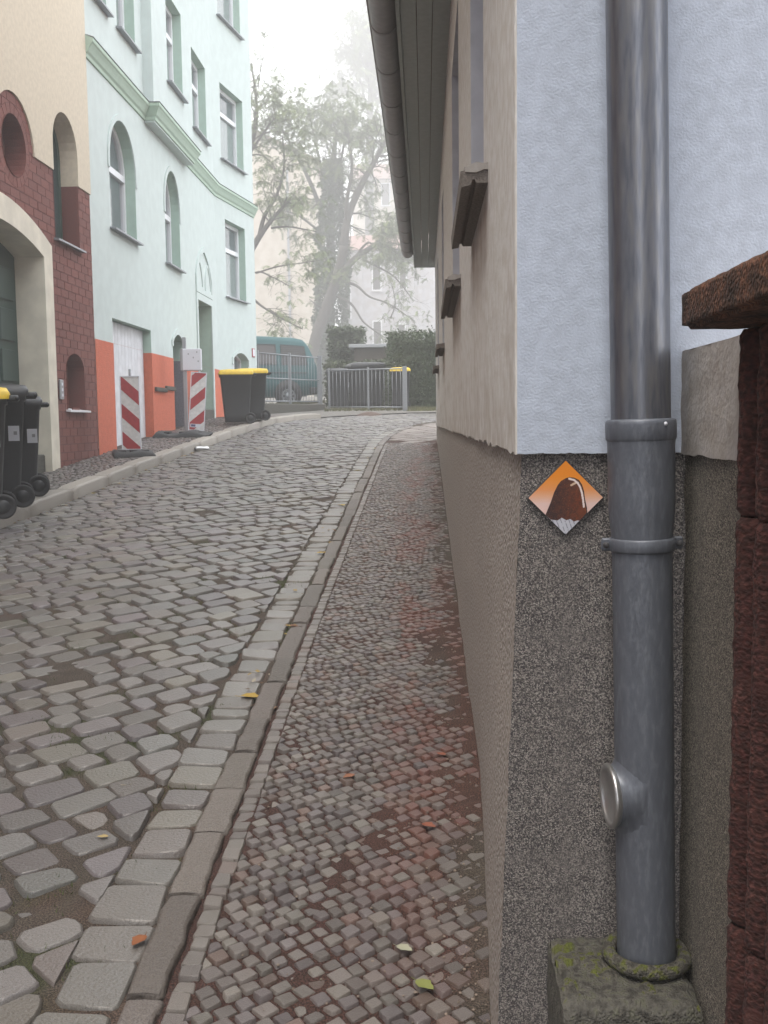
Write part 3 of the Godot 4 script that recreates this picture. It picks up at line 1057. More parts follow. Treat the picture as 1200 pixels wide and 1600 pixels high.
	for b in bx:
		mb = MB.new()
		mb.rbox(at(b[0], 3.825, 16.0), at(b[1], 3.85, 1.62), 0.003)
		part("soffit_board", mb, M.soffit, o)
	mb = MB.new()
	mb.box(at(-0.15, 3.81, 16.02), at(-0.1285, 4.1, 1.62))
	part("fascia_board", mb, M.soffit, o)
	mb = MB.new()
	mb.box(at(-0.15, 3.815, 16.045), at(0.17, 4.05, 16.0225))
	part("end_board", mb, M.soffit, o)
	var gut := sub("gutter", o)
	mb = MB.new(false)
	var gc := Vector2(-0.245, 4.06)
	for i in 14:
		var a := PI + PI * i / 14.0
		var b := PI + PI * (i + 1) / 14.0
		var p := [gc + Vector2(cos(a), sin(a)) * 0.09, gc + Vector2(cos(b), sin(b)) * 0.09]
		mb.quad(at(p[0].x, p[0].y, 1.62), at(p[0].x, p[0].y, 16.1), at(p[1].x, p[1].y, 16.1), at(p[1].x, p[1].y, 1.62))
		mb.tri(at(p[0].x, p[0].y, 16.1), at(gc.x, gc.y, 16.1), at(p[1].x, p[1].y, 16.1))
	part("trough", mb, M.gutter, gut)
	mb = MB.new(false)
	mb.tube([at(gc.x - 0.092, gc.y + 0.004, 1.62), at(gc.x - 0.092, gc.y + 0.004, 16.1)], [0.009, 0.009], 8)
	part("bead", mb, M.gutter, gut)
	for k in 18:
		var dd := 2.2 + 0.785 * k
		mb = MB.new(false)
		for i in 14:
			var a := PI + PI * i / 14.0
			var b := PI + PI * (i + 1) / 14.0
			var rr := 0.0945
			var r0 := 0.089
			var p := gc + Vector2(cos(a), sin(a)) * rr
			var q := gc + Vector2(cos(b), sin(b)) * rr
			var p2 := gc + Vector2(cos(a), sin(a)) * r0
			var q2 := gc + Vector2(cos(b), sin(b)) * r0
			mb.smooth(true)
			mb.quad(at(p.x, p.y, dd), at(p.x, p.y, dd + 0.028), at(q.x, q.y, dd + 0.028), at(q.x, q.y, dd))
			mb.smooth(false)
			mb.quad(at(p2.x, p2.y, dd), at(p.x, p.y, dd), at(q.x, q.y, dd), at(q2.x, q2.y, dd))
			mb.quad(at(p2.x, p2.y, dd + 0.028), at(p.x, p.y, dd + 0.028), at(q.x, q.y, dd + 0.028), at(q2.x, q2.y, dd + 0.028))
		part("gutter_bracket", mb, M.gutter, gut)
	# roof
	mb = MB.new()
	var rt := Transform3D(Basis(Vector3(1, 0, 0), Vector3(0, 1, 0), Vector3(0, 0, 1)), Vector3(0, 0, -16.1))
	mb.prism(PackedVector2Array([Vector2(-0.28, 4.12), Vector2(-0.2, 4.08), Vector2(3.62, 7.75), Vector2(7.4, 4.08), Vector2(7.48, 4.12), Vector2(3.62, 7.92)]), rt, 0.0, 14.5)
	part("roof", mb, M.roof, o)
	mb = MB.new()
	mb.quad(at(7.0, -0.2, 1.95), at(7.0, -0.2, 15.45), at(7.0, 4.0, 15.45), at(7.0, 4.0, 1.95))
	part("rear_wall", mb, M.render_pale, o)

# ---------------------------------------------------------------- houses on the left
func seg_arch(u0: float, u1: float, v0: float, vs: float, vt: float, seg := 16) -> PackedVector2Array:
	var p := PackedVector2Array([Vector2(u0, v0), Vector2(u1, v0)])
	for i in seg + 1:
		var s := 1.0 - 2.0 * i / seg
		p.append(Vector2((u0 + u1) / 2 + (u1 - u0) / 2 * s, vt - (vt - vs) * s * s))
	return p

func cream_house():
	var o := thing("brick_house", "cream house with dark red brick ground floor and arched portal", "house")
	var t := Transform3D(Basis(Vector3(0, 0, -1), Vector3(0, 1, 0), Vector3(1, 0, 0)), Vector3(FX, 0, 0))
	var END := 13.4
	var cc := Vector2(10.94, 4.41)
	var eye := circle(cc, 0.32)
	var ring_o := circle(cc, 0.43)
	var big := circle(cc, 0.545)
	var win := arch(12.07, 12.92, 3.64, 4.76, 5.19)
	var nic := arch(12.27, 12.91, 1.64, 2.14, 2.34)
	var por := seg_arch(9.15, 11.61, -0.3, 3.36, 3.56)
	var pou := seg_arch(8.87, 11.87, -0.3, 3.52, 3.83)
	# mortar ground behind the bricks
	var mb := MB.new()
	wall_face(mb, t, rect(1.0, -0.4, END, 5.2), [eye, win, nic, pou])
	part("mortar_wall", mb, M.mortar, o)
	# render above the bricks
	mb = MB.new()
	wall_face(mb, t, rect(1.0, 4.43, END, 12.5), [big, win], 0.022)
	for s in [[1.0, 10.395], [11.485, 12.07], [12.92, END]]:
		mb.quad(t * Vector3(s[0], 4.43, 0), t * Vector3(s[1], 4.43, 0), t * Vector3(s[1], 4.43, 0.022), t * Vector3(s[0], 4.43, 0.022))
	reveal(mb, t, big, 0.0, 0.022, 4.43, 20.0)
	mb.quad(t * Vector3(END, 4.43, 0.022), t * Vector3(END, 4.43, -0.3), t * Vector3(END, 12.5, -0.3), t * Vector3(END, 12.5, 0.022))
	part("upper_wall", mb, M.render_beige, o)
	mb = MB.new()
	reveal(mb, t, win, -0.27, 0.022, 4.43, 20.0)
	part("window_reveal", mb, M.render_beige, o)
	for r in [[win, -0.27, 4.43], [eye, -0.22, 20.0], [nic, -0.2, 20.0]]:
		mb = MB.new()
		reveal(mb, t, r[0], r[1], 0.012, -5.0, r[2])
		if r[2] > 5.0: mb.poly(r[0], t, r[1])
		part("brick_reveal", mb, M.brick[4], o)
	# bricks
	var holes := [ring_o, win, nic, pou]
	var pieces := []
	var course := 0
	var v := 0.55
	while v < 5.0:
		var u := 8.0 - 0.13 * (course % 2)
		while u < END:
			var u1 := minf(u + 0.245, END - 0.004)
			var b := rect(u + 0.002, v + 0.006, u1 - 0.002, v + 0.0915)
			u += 0.255
			if u1 - b[0].x < 0.02: continue
			var ps := [b]
			if v + 0.09 > 4.43:
				var lowb := Geometry2D.intersect_polygons(b, rect(1, 0, END, 4.425))
				var inb := Geometry2D.intersect_polygons(Geometry2D.intersect_polygons(b, rect(1, 4.425, END, 9))[0] if v < 4.425 else b, big)
				ps = lowb + inb if v < 4.425 else inb
			for h in holes:
				var nx := []
				for p in ps: nx.append_array(Geometry2D.clip_polygons(p, h))
				ps = nx
			for p in ps:
				var ar := 0.0
				for i in p.size(): ar += p[i].cross(p[(i + 1) % p.size()])
				if absf(ar) * 0.5 > 0.0012 and p.size() >= 3: pieces.append(p)
		v += 0.0975
		course += 1
	for k in 22:
		var a := TAU * k / 22.0 + 0.012
		var b := TAU * (k + 1) / 22.0 - 0.012
		pieces.append(PackedVector2Array([cc + Vector2(cos(a), sin(a)) * 0.325, cc + Vector2(cos(a), sin(a)) * 0.425, cc + Vector2(cos(b), sin(b)) * 0.425, cc + Vector2(cos(b), sin(b)) * 0.325]))
	var ranked := []
	for p in pieces:
		var mid := Vector2.ZERO
		for a in p: mid += a
		mid /= p.size()
		var ar := 0.0
		for i in p.size(): ar += p[i].cross(p[(i + 1) % p.size()])
		var hid := 0.001 if mid.x < 10.3 or mid.y < H(mid.x) + 0.1 else 1.0
		ranked.append([absf(ar) / pow(mid.x, 3) * hid, p, mid])
	ranked.sort_custom(func(a, b): return a[0] > b[0])
	var rest := MB.new()
	var full: ArrayMesh = null
	for i in ranked.size():
		var p: PackedVector2Array = ranked[i][1]
		var mid: Vector2 = ranked[i][2]
		var w := 0.004 + rng.randf_range(-0.001, 0.001)
		if i < 300:
			var q := PackedVector2Array()
			for a in p: q.append(a - mid)
			var is_full := p.size() == 4 and absf((p[1] - p[0]).length() - 0.241) < 0.002
			var mesh: Mesh
			if is_full and full != null: mesh = full
			else:
				var m2 := MB.new()
				m2.prism(q, Transform3D(t.basis, Vector3.ZERO), -0.01, 0.004, false)
				mesh = m2.done()
				if is_full: full = mesh
			var bo := put("brick", mesh, M.brick[rng.randi() % 5], o)
			bo.position = t * Vector3(mid.x, mid.y, w - 0.004)
		else:
			rest.prism(p, t, -0.01, w, false)
	var ro := part("other_bricks", rest, M.brick[0], o)
	ro.set_meta("kind", "stuff")
	# portal
	var por_n := sub("portal", o)
	mb = MB.new()
	mb.ring(pou, por, t, -0.02, 0.035)
	part("surround", mb, M.render_pale, por_n)
	mb = MB.new()
	reveal(mb, t, por, -0.32, -0.02)
	part("jamb", mb, M.render_pale, por_n)
	mb = MB.new()
	mb.rbox(Vector3(11.28, 0.6, -0.3), Vector3(11.6, H(11.4) + 0.31, -0.04), 0.015, t)
	part("plinth_stone", mb, M.concrete, por_n)
	mb = MB.new()
	mb.rbox(Vector3(9.2, 0.3, -0.31), Vector3(11.27, H(10.4) + 0.2, -0.02), 0.01, t)
	part("door_step", mb, M.concrete, por_n)
	var door := sub("door", o)
	mb = MB.new()
	mb.poly(por, t, -0.31)
	part("leaf", mb, M.door_green, door)
	for cu in [9.28, 9.9, 10.5, 11.1]:
		for r in 5:
			var v0 := 1.05 + r * 0.45
			mb = MB.new()
			mb.rbox(Vector3(cu, v0, -0.312), Vector3(cu + 0.4, v0 + 0.36, -0.285), 0.012, t)
			part("panel", mb, M.door_green, door)
	# window, sills, bell plate
	var wn := sub("window", o)
	mb = MB.new()
	mb.ring(win, inset(win, 0.08), t, -0.27, -0.2)
	part("frame", mb, M.door_green, wn)
	mb = MB.new()
	mb.poly(inset(win, 0.06), t, -0.235)
	part("pane", mb, M.glass, wn)
	mb = MB.new()
	mb.poly(inset(win, 0.06), t, -0.262)
	part("curtain", mb, M.room, wn)  # no cloth here: a dark sheet for the unlit room
	sill(o, t, 12.03, 13.0, 3.655, 0.07, M.galv, 0.25)
	sill(o, t, 12.22, 12.97, 1.655, 0.06, M.pvc, 0.19)
	mb = MB.new()
	mb.rbox(Vector3(11.98, 1.77, 0.008), Vector3(12.1, 2.0, 0.03), 0.006, t)
	var bell := part("bell_plate", mb, M.metal_grey, o)
	for k in 3:
		mb = MB.new()
		mb.rbox(Vector3(12.02, 1.8 + k * 0.065, 0.03), Vector3(12.06, 1.835 + k * 0.065, 0.036), 0.004, t)
		part("button", mb, M.label_white, bell)
	# the rest of the house
	mb = MB.new()
	mb.box(Vector3(1.0, -0.4, -8.0), Vector3(END - 0.002, 12.4, -0.33), t)
	part("house_body", mb, M.render_beige, o)

func mint_house():
	var o := thing("mint_house", "tall mint green house with orange base and moulded green cornice", "house")
	var t := Transform3D(Basis(Vector3(0, 0, -1), Vector3(0, 1, 0), Vector3(1, 0, 0)), Vector3(FX, 0, 0))
	var a10 := deg_to_rad(10.0)
	var ta := Transform3D(Basis(Vector3(sin(a10), 0, -cos(a10)), Vector3(0, 1, 0), Vector3(cos(a10), 0, sin(a10))), Vector3(FX, 0, -21.5))
	var A := 13.404
	var B := 21.5
	var L := 2.42
	var T := 13.0
	var ob := 2.59
	var gar := rect(14.2, -0.2, 16.2, 2.94)
	var slot := arch(17.6, 18.35, -0.2, 2.88, 3.02)
	var dor := rect(19.6, -0.2, 20.87, 3.84)
	var m1 := arch(14.3, 15.58, 4.19, 5.12, 5.78)
	var m2 := arch(17.33, 18.36, 4.17, 5.2, 5.78)
	var u1 := rect(13.62, 7.08, 14.42, 8.5)
	var u2 := rect(14.9, 7.08, 15.82, 8.5)
	var u4 := rect(19.68, 7.04, 20.9, 8.5)
	var bay := rect(16.2, 6.135, 18.9, T + 0.1)
	var s1 := rect(13.62, 9.98, 14.42, 11.4)
	var s2 := rect(14.9, 9.98, 15.82, 11.4)
	var s4 := rect(19.68, 9.95, 20.9, 11.4)
	# angled part at the end
	var m3 := rect(0.58, 4.18, 1.8, 5.8)
	var u5 := rect(0.46, 7.03, 1.83, 8.58)
	var u6 := rect(0.44, 9.93, 1.8, 11.45)
	var cel := seg_arch(0.87, 1.83, 2.3, 2.88, 3.02)
	var mb := MB.new()
	wall_face(mb, t, rect(A, ob, B, T), [gar, slot, dor, m1, m2, u1, u2, u4, bay, s1, s2, s4])
	wall_face(mb, ta, rect(0, ob, L, T), [m3, u5, u6, cel])
	mb.quad(ta * Vector3(L, 0, 0), ta * Vector3(L, 0, -7), ta * Vector3(L, T, -7), ta * Vector3(L, T, 0))
	part("wall", mb, M.mint, o)
	mb = MB.new()
	wall_face(mb, t, rect(A, -0.2, B, ob), [gar, slot, dor], 0.006)
	wall_face(mb, ta, rect(0, -0.2, L, ob), [cel], 0.006)
	mb.quad(t * Vector3(A, ob, 0), t * Vector3(B, ob, 0), t * Vector3(B, ob, 0.006), t * Vector3(A, ob, 0.006))
	part("painted_base", mb, M.orange, o)
	# bay above the cornice
	mb = MB.new()
	var u3 := rect(17.14, 7.06, 18.2, 8.5)
	var s3 := rect(17.14, 9.97, 18.2, 11.4)
	wall_face(mb, t, rect(16.2, 6.135, 18.9, T), [u3, s3], 0.16)
	for u in [16.2, 18.9]:
		mb.quad(t * Vector3(u, 6.135, 0), t * Vector3(u, 6.135, 0.16), t * Vector3(u, T, 0.16), t * Vector3(u, T, 0))
	mb.quad(t * Vector3(16.2, 6.135, 0), t * Vector3(18.9, 6.135, 0), t * Vector3(18.9, 6.135, 0.16), t * Vector3(16.2, 6.135, 0.16))
	part("bay", mb, M.mint, o)
	# windows
	for w in [[t, u1, 0.0, 8.0, -1.0], [t, u2, 0.0, 8.0, -1.0], [t, u4, 0.0, 8.0, -1.0], [t, s1, 0.0, 10.9, -1.0], [t, s2, 0.0, 10.9, -1.0], [t, s4, 0.0, 10.9, -1.0], [t, u3, 0.16, 8.0, -1.0], [t, s3, 0.16, 10.9, -1.0], [ta, m3, 0.0, 5.22, -1.0], [ta, u5, 0.0, 8.05, -1.0], [ta, u6, 0.0, 11.0, -1.0], [t, m1, 0.0, 5.1, -1.0], [t, m2, 0.0, 5.05, -1.0]]:
		var tt: Transform3D = w[0]
		mb = MB.new()
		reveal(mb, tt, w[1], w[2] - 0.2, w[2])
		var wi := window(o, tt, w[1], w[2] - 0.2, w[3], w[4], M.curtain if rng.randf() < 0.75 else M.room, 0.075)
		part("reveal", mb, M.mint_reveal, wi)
		var p: PackedVector2Array = w[1]
		sill(wi, tt, p[0].x - 0.06, p[1].x + 0.06, p[0].y, w[2] + 0.09, M.galv, 0.2 - w[2])
	# raised bands round arched windows and over the door
	for p in [m1, m2]:
		mb = MB.new()
		var band := arch(p[0].x - 0.075, p[1].x + 0.075, 5.0, 5.12, 5.86)
		var inn := arch(p[0].x - 0.001, p[1].x + 0.001, 5.0, 5.12, 5.781)
		mb.ring(band, inn, t, -0.005, 0.018, 1)
		part("window_hood", mb, M.mint, o)
	mb = MB.new()
	reveal(mb, t, gar, -0.14, 0.006, -1.0, ob)
	part("garage_jamb", mb, M.orange, o)
	mb = MB.new()
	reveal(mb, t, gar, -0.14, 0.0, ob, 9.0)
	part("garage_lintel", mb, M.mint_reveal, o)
	var gd := sub("garage_door", o)
	for k in 12:
		mb = MB.new()
		mb.rbox(Vector3(14.2 + k * 2.0 / 12, 0.7, -0.16), Vector3(14.2 + (k + 1) * 2.0 / 12 - 0.004, 2.93, -0.13), 0.004, t)
		part("board", mb, M.garage, gd)
	# narrow arched doorway
	mb = MB.new()
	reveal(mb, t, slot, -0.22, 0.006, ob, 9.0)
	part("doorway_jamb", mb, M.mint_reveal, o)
	mb = MB.new()
	reveal(mb, t, slot, -0.22, 0.006, -1.0, ob)
	mb.poly(slot, t, -0.21)
	part("doorway_lining", mb, M.door_grey, o)
	mb = MB.new()
	mb.ring(seg_arch(17.52, 18.43, 2.8, 2.9, 3.12), seg_arch(17.601, 18.349, 2.8, 2.88, 3.021), t, -0.005, 0.02, 1)
	part("doorway_hood", mb, M.mint, o)
	# main door with pointed blind arch above
	mb = MB.new()
	reveal(mb, t, dor, -0.35, 0.006)
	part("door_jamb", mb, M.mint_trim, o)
	var dn := sub("door", o)
	mb = MB.new()
	mb.poly(dor, t, -0.34)
	part("leaf", mb, M.door_grey, dn)
	mb = MB.new()
	mb.ring(rect(19.5, 1.0, 20.97, 3.96), rect(19.61, 0.9, 20.86, 3.83), t, 0.0, 0.025, 1)
	part("architrave", mb, M.mint, dn)
	mb = MB.new()
	var pa := pointed(19.5, 20.97, 3.97, 4.3, 4.9)
	mb.ring(pa, inset(pa, 0.09), t, 0.0, 0.03)
	part("pointed_arch", mb, M.mint, dn)
	for c in [19.86, 20.6]:
		mb = MB.new()
		var la := pointed(c - 0.27, c + 0.27, 4.06, 4.2, 4.62)
		mb.ring(la, inset(la, 0.05), t, 0.0, 0.02)
		part("lancet", mb, M.mint, dn)
	mb = MB.new()
	mb.rbox(Vector3(19.62, 1.2, -0.33), Vector3(20.85, H(20.2) + 0.3, 0.02), 0.015, t)
	part("door_step", mb, M.concrete, dn)
	# cellar window in the angled part
	var cw := window(o, ta, cel, -0.22, -1.0, 1.35, M.room, 0.05)
	mb = MB.new()
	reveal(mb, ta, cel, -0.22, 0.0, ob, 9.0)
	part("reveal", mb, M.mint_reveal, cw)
	mb = MB.new()
	reveal(mb, ta, cel, -0.22, 0.006, 0.0, ob)
	part("lower_reveal", mb, M.orange, cw)
	mb = MB.new()
	mb.ring(seg_arch(0.79, 1.91, 2.75, 2.9, 3.11), seg_arch(0.871, 1.829, 2.75, 2.88, 3.021), ta, -0.005, 0.02, 1)
	part("hood", mb, M.mint, cw)
	# ledges on the orange base
	for r in [[16.3, 16.98, 2.06], [16.95, 17.55, 2.1], [16.4, 17.5, 1.36]]:
		mb = MB.new()
		mb.rbox(Vector3(r[0], r[2] - 0.07, 0.006), Vector3(r[1], r[2], 0.05), 0.01, t)
		part("ledge", mb, M.concrete, o)
	# cornice
	var e := ta * Vector3(L, 0, 0)
	var prof := [Vector2(0, 6.16), Vector2(0.022, 6.165), Vector2(0.028, 6.21), Vector2(0.05, 6.235), Vector2(0.075, 6.29), Vector2(0.10, 6.335), Vector2(0.115, 6.35), Vector2(0.118, 6.395), Vector2(0, 6.44)]
	mb = MB.new()
	sweep(mb, prof, [Vector2(FX, -A), Vector2(FX, -16.2), Vector2(FX + 0.16, -16.2), Vector2(FX + 0.16, -18.9), Vector2(FX, -18.9), Vector2(FX, -B), Vector2(e.x, e.z)])
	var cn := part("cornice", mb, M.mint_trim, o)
	mb = MB.new()
	sweep(mb, [Vector2(0, 6.4415), Vector2(0.125, 6.4025), Vector2(0.128, 6.409), Vector2(0, 6.45)], [Vector2(FX, -A), Vector2(FX, -16.2), Vector2(FX + 0.16, -16.2), Vector2(FX + 0.16, -18.9), Vector2(FX, -18.9), Vector2(FX, -B), Vector2(e.x, e.z)])
	part("flashing", mb, M.metal_grey, cn)
	# body behind the fronts
	mb = MB.new()
	mb.box(Vector3(A, -0.2, -8.0), Vector3(B - 0.1, T, -0.37), t)
	mb.box(Vector3(0.1, -0.2, -7.0), Vector3(L - 0.01, T, -0.24), ta)
	part("house_body", mb, M.mint, o)
	# house number
	var num := thing("house_number_plate", "small white number plate at the corner of mint house", "sign")
	mb = MB.new()
	mb.rbox(Vector3(2.08, 2.98, 0.002), Vector3(2.26, 3.18, 0.02), 0.006, ta)
	part("frame", mb, M.red, num)
	mb = MB.new()
	mb.rbox(Vector3(2.1, 3.0, 0.018), Vector3(2.24, 3.16, 0.024), 0.003, ta)
	part("plate", mb, M.label_white, num)

# ---------------------------------------------------------------- far houses
func far_window(parent: Node, t: Transform3D, u0: float, v0: float, u1: float, v1: float):
	var wi := sub("window", parent)
	var mb := MB.new()
	var p := rect(u0, v0, u1, v1)
	mb.ring(p, inset(p, 0.09), t, 0.0, 0.05)
	part("frame", mb, M.pvc, wi)
	mb = MB.new()
	mb.poly(inset(p, 0.08), t, 0.012)
	part("pane", mb, M.van_glass, wi)
	mb = MB.new()
	mb.box(Vector3(u0 - 0.1, v0 - 0.09, 0.0), Vector3(u1 + 0.1, v0 - 0.005, 0.12), t)
	part("sill", mb, M.far_grey, wi)

func far_houses():
	var o := thing("gable_house", "blank beige house gable standing behind the trees in fog", "house")
	var t := Transform3D(Basis.IDENTITY, Vector3(0, 0, -70.0))
	var mb := MB.new()
	mb.prism(PackedVector2Array([Vector2(-30, 1.0), Vector2(-7.2, 1.0), Vector2(-7.30, 18.86), Vector2(-13.76, 22.01), Vector2(-30, 22.01)]), t, -7.0, 0.0)
	part("wall", mb, M.far_beige, o)
	mb = MB.new()
	mb.prism(PackedVector2Array([Vector2(-7.00, 18.76), Vector2(-13.76, 22.03), Vector2(-13.76, 22.26), Vector2(-6.95, 18.96)]), t, -7.2, 0.25)
	part("roof", mb, M.far_roof, o)
	mb = MB.new()
	mb.box(Vector3(-9.17, 1.0, 0.0), Vector3(-9.03, 18.36, 0.12), t)
	part("rain_pipe", mb, M.metal_grey, o)
	o = thing("apartment_house", "pale grey apartment house with tall white windows at the far end", "house")
	t = Transform3D(Basis.IDENTITY, Vector3(0, 0, -78.0))
	mb = MB.new()
	mb.box(at(-6.31, 1.0, 90.0), at(14.0, 14.37, 78.0))
	part("wall", mb, M.far_grey, o)
	mb = MB.new()
	mb.prism(PackedVector2Array([Vector2(0, 14.32), Vector2(12.4, 14.32), Vector2(6.2, 16.46)]), Transform3D(Basis(Vector3(0, 0, -1), Vector3(0, 1, 0), Vector3(1, 0, 0)), Vector3(-6.41, 0, -77.7)), 0.0, 20.0)
	part("roof", mb, M.far_roof, o)
	for w in [[-3.92, 11.3, -3.19, 13.88], [-1.88, 11.35, -1.29, 12.95], [-6.02, 9.25, -5.48, 11.59], [-3.92, 7.15, -3.19, 9.1], [-2.07, 7.93, -1.39, 8.86], [1.73, 11.3, 2.46, 13.88]]:
		far_window(o, t, w[0], w[1], w[2], w[3])
	for u in [-4.95, -2.56, -0.46]:
		mb = MB.new()
		mb.box(Vector3(u, 1.2, 0), Vector3(u + 0.35, 14.22, 0.15), t)
		part("pilaster", mb, M.far_grey, o)
	o = thing("tall_house", "faint pinkish tall house with red roof rising above the grey one", "house")
	t = Transform3D(Basis.IDENTITY, Vector3(0, 0, -115.0))
	mb = MB.new()
	mb.box(at(-7.8, 1.0, 127.0), at(11.0, 28.04, 115.0))
	part("wall", mb, M.far_beige, o)
	mb = MB.new()
	mb.prism(PackedVector2Array([Vector2(-0.3, 27.97), Vector2(12.3, 27.97), Vector2(9.5, 30.2), Vector2(2.5, 30.2)]), Transform3D(Basis(Vector3(0, 0, -1), Vector3(0, 1, 0), Vector3(1, 0, 0)), Vector3(-7.94, 0, -114.7)), 0.0, 19.0)
	part("roof", mb, M.far_roof, o)
	for w in [[-6.43, 25.17, -5.43, 27.61], [-4.64, 25.17, -3.63, 27.61], [-2.84, 25.17, -1.83, 27.61]]:
		far_window(o, t, w[0], w[1], w[2], w[3])

func added_lower_street():
	# unseen houses added behind the viewer to shut off sky over near setts and gable
	var o := thing("added_downhill_house", "unseen plastered house added lower down the street to shade the gable", "house", at(2.4, -1.1, -3.6))
	var mb := MB.new()
	mb.box(Vector3(-1.5, 0, 0), Vector3(9.0, 12.0, 9.0))
	part("wall", mb, M.far_grey, o)
	mb = MB.new()
	mb.prism(PackedVector2Array([Vector2(-1.9, 12.0), Vector2(9.4, 12.0), Vector2(3.75, 16.0)]), Transform3D.IDENTITY, -0.3, 9.3)
	part("roof", mb, M.roof, o)
	o = thing("added_downhill_row", "unseen long row house added lower down on the left to shade the near street", "house", at(-4.3, -1.1, 0.9))
	mb = MB.new()
	mb.box(Vector3(-8.0, 0, 0), Vector3(0.0, 12.5, 22.0))
	part("wall", mb, M.far_grey, o)
	mb = MB.new()
	mb.prism(PackedVector2Array([Vector2(-8.3, 12.5), Vector2(0.3, 12.5), Vector2(-4, 16)]), Transform3D.IDENTITY, -0.2, 22.2)
	part("roof", mb, M.roof, o)

# ---------------------------------------------------------------- greenery
func leaf(mb: MB, p: Vector3, s: float, c: Color, droop := 0.0):
	var a := Vector3(rng.randf_range(-1, 1), rng.randf_range(-1, 0.6) - droop, rng.randf_range(-1, 1)).normalized()
	var b := a.cross(Vector3(rng.randf_range(-1, 1), rng.randf_range(-1, 1), rng.randf_range(-1, 1))).normalized()
	var k := rng.randf_range(0.7, 1.3) * s
	mb.col(c * rng.randf_range(0.7, 1.25))
	mb.tri(p, p + a * k * 0.5 + b * k * 0.26, p + a * k)
	mb.tri(p, p + a * k, p + a * k * 0.5 - b * k * 0.26)

func hedge(called: String, label: String, lo: Vector3, hi: Vector3, count: int, c: Color, s: float):
	# lo, hi: x, y, d
	var o := thing(called, label, "hedge", at((lo.x + hi.x) / 2, lo.y, (lo.z + hi.z) / 2))
	var base := o.position
	var mb := MB.new()
	for i in count:
		var p := Vector3(rng.randf_range(lo.x, hi.x), rng.randf_range(lo.y, hi.y), rng.randf_range(lo.z, hi.z))
		var r := rng.randf()
		var lump := 0.22 * noi.get_noise_3d(p.x * 1.3, p.y * 1.3, p.z * 1.3)
		var sh := 0.16 * absf(rng.randfn())
		if r < 0.5: p.z = lo.z + sh - lump
		elif r < 0.75: p.y = hi.y - sh + lump
		elif r < 0.87: p.x = lo.x + sh - lump
		else: p.x = hi.x - sh + lump
		leaf(mb, at(p.x, p.y, p.z) - base, s, c)
	part("foliage", mb, M.leaf, o)
	# the dense twiggy inside
	mb = MB.new(false)
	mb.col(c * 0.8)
	var il := lo + Vector3(0.2, 0.0, 0.2)
	var ih := hi - Vector3(0.2, 0.22, 0.2)
	var gr := func(a: Vector3, u: Vector3, v: Vector3, nu: int, nv: int):
		for i in nu:
			for j in nv:
				var q := []
				for k in [[i, j], [i + 1, j], [i + 1, j + 1], [i, j + 1]]:
					var p: Vector3 = a + u * (float(k[0]) / nu) + v * (float(k[1]) / nv)
					p += Vector3(noi.get_noise_3d(p.x * 3, p.y * 3, p.z * 3), noi.get_noise_3d(p.x * 3 + 9, p.y * 3, p.z * 3), noi.get_noise_3d(p.x * 3, p.y * 3 + 9, p.z * 3)) * 0.16
					q.append(at(p.x, p.y, p.z) - base)
				mb.quad(q[0], q[1], q[2], q[3])
	var sz := ih - il
	gr.call(il, Vector3(sz.x, 0, 0), Vector3(0, sz.y, 0), 40, 22)
	gr.call(Vector3(il.x, ih.y, il.z), Vector3(sz.x, 0, 0), Vector3(0, 0, sz.z), 40, 10)
	gr.call(il, Vector3(0, 0, sz.z), Vector3(0, sz.y, 0), 10, 22)
	gr.call(Vector3(ih.x, il.y, il.z), Vector3(0, 0, sz.z), Vector3(0, sz.y, 0), 10, 22)
	part("inner_growth", mb, M.leaf, o)
	mb = MB.new(false)
	var x := lo.x + 0.25
	while x < hi.x:
		mb.tube([at(x, lo.y - 0.1, (lo.z + hi.z) / 2) - base, at(x + 0.05, hi.y - 0.35, (lo.z + hi.z) / 2) - base], [0.05, 0.02], 6)
		x += 0.6
	part("stems", mb, M.bark, o)

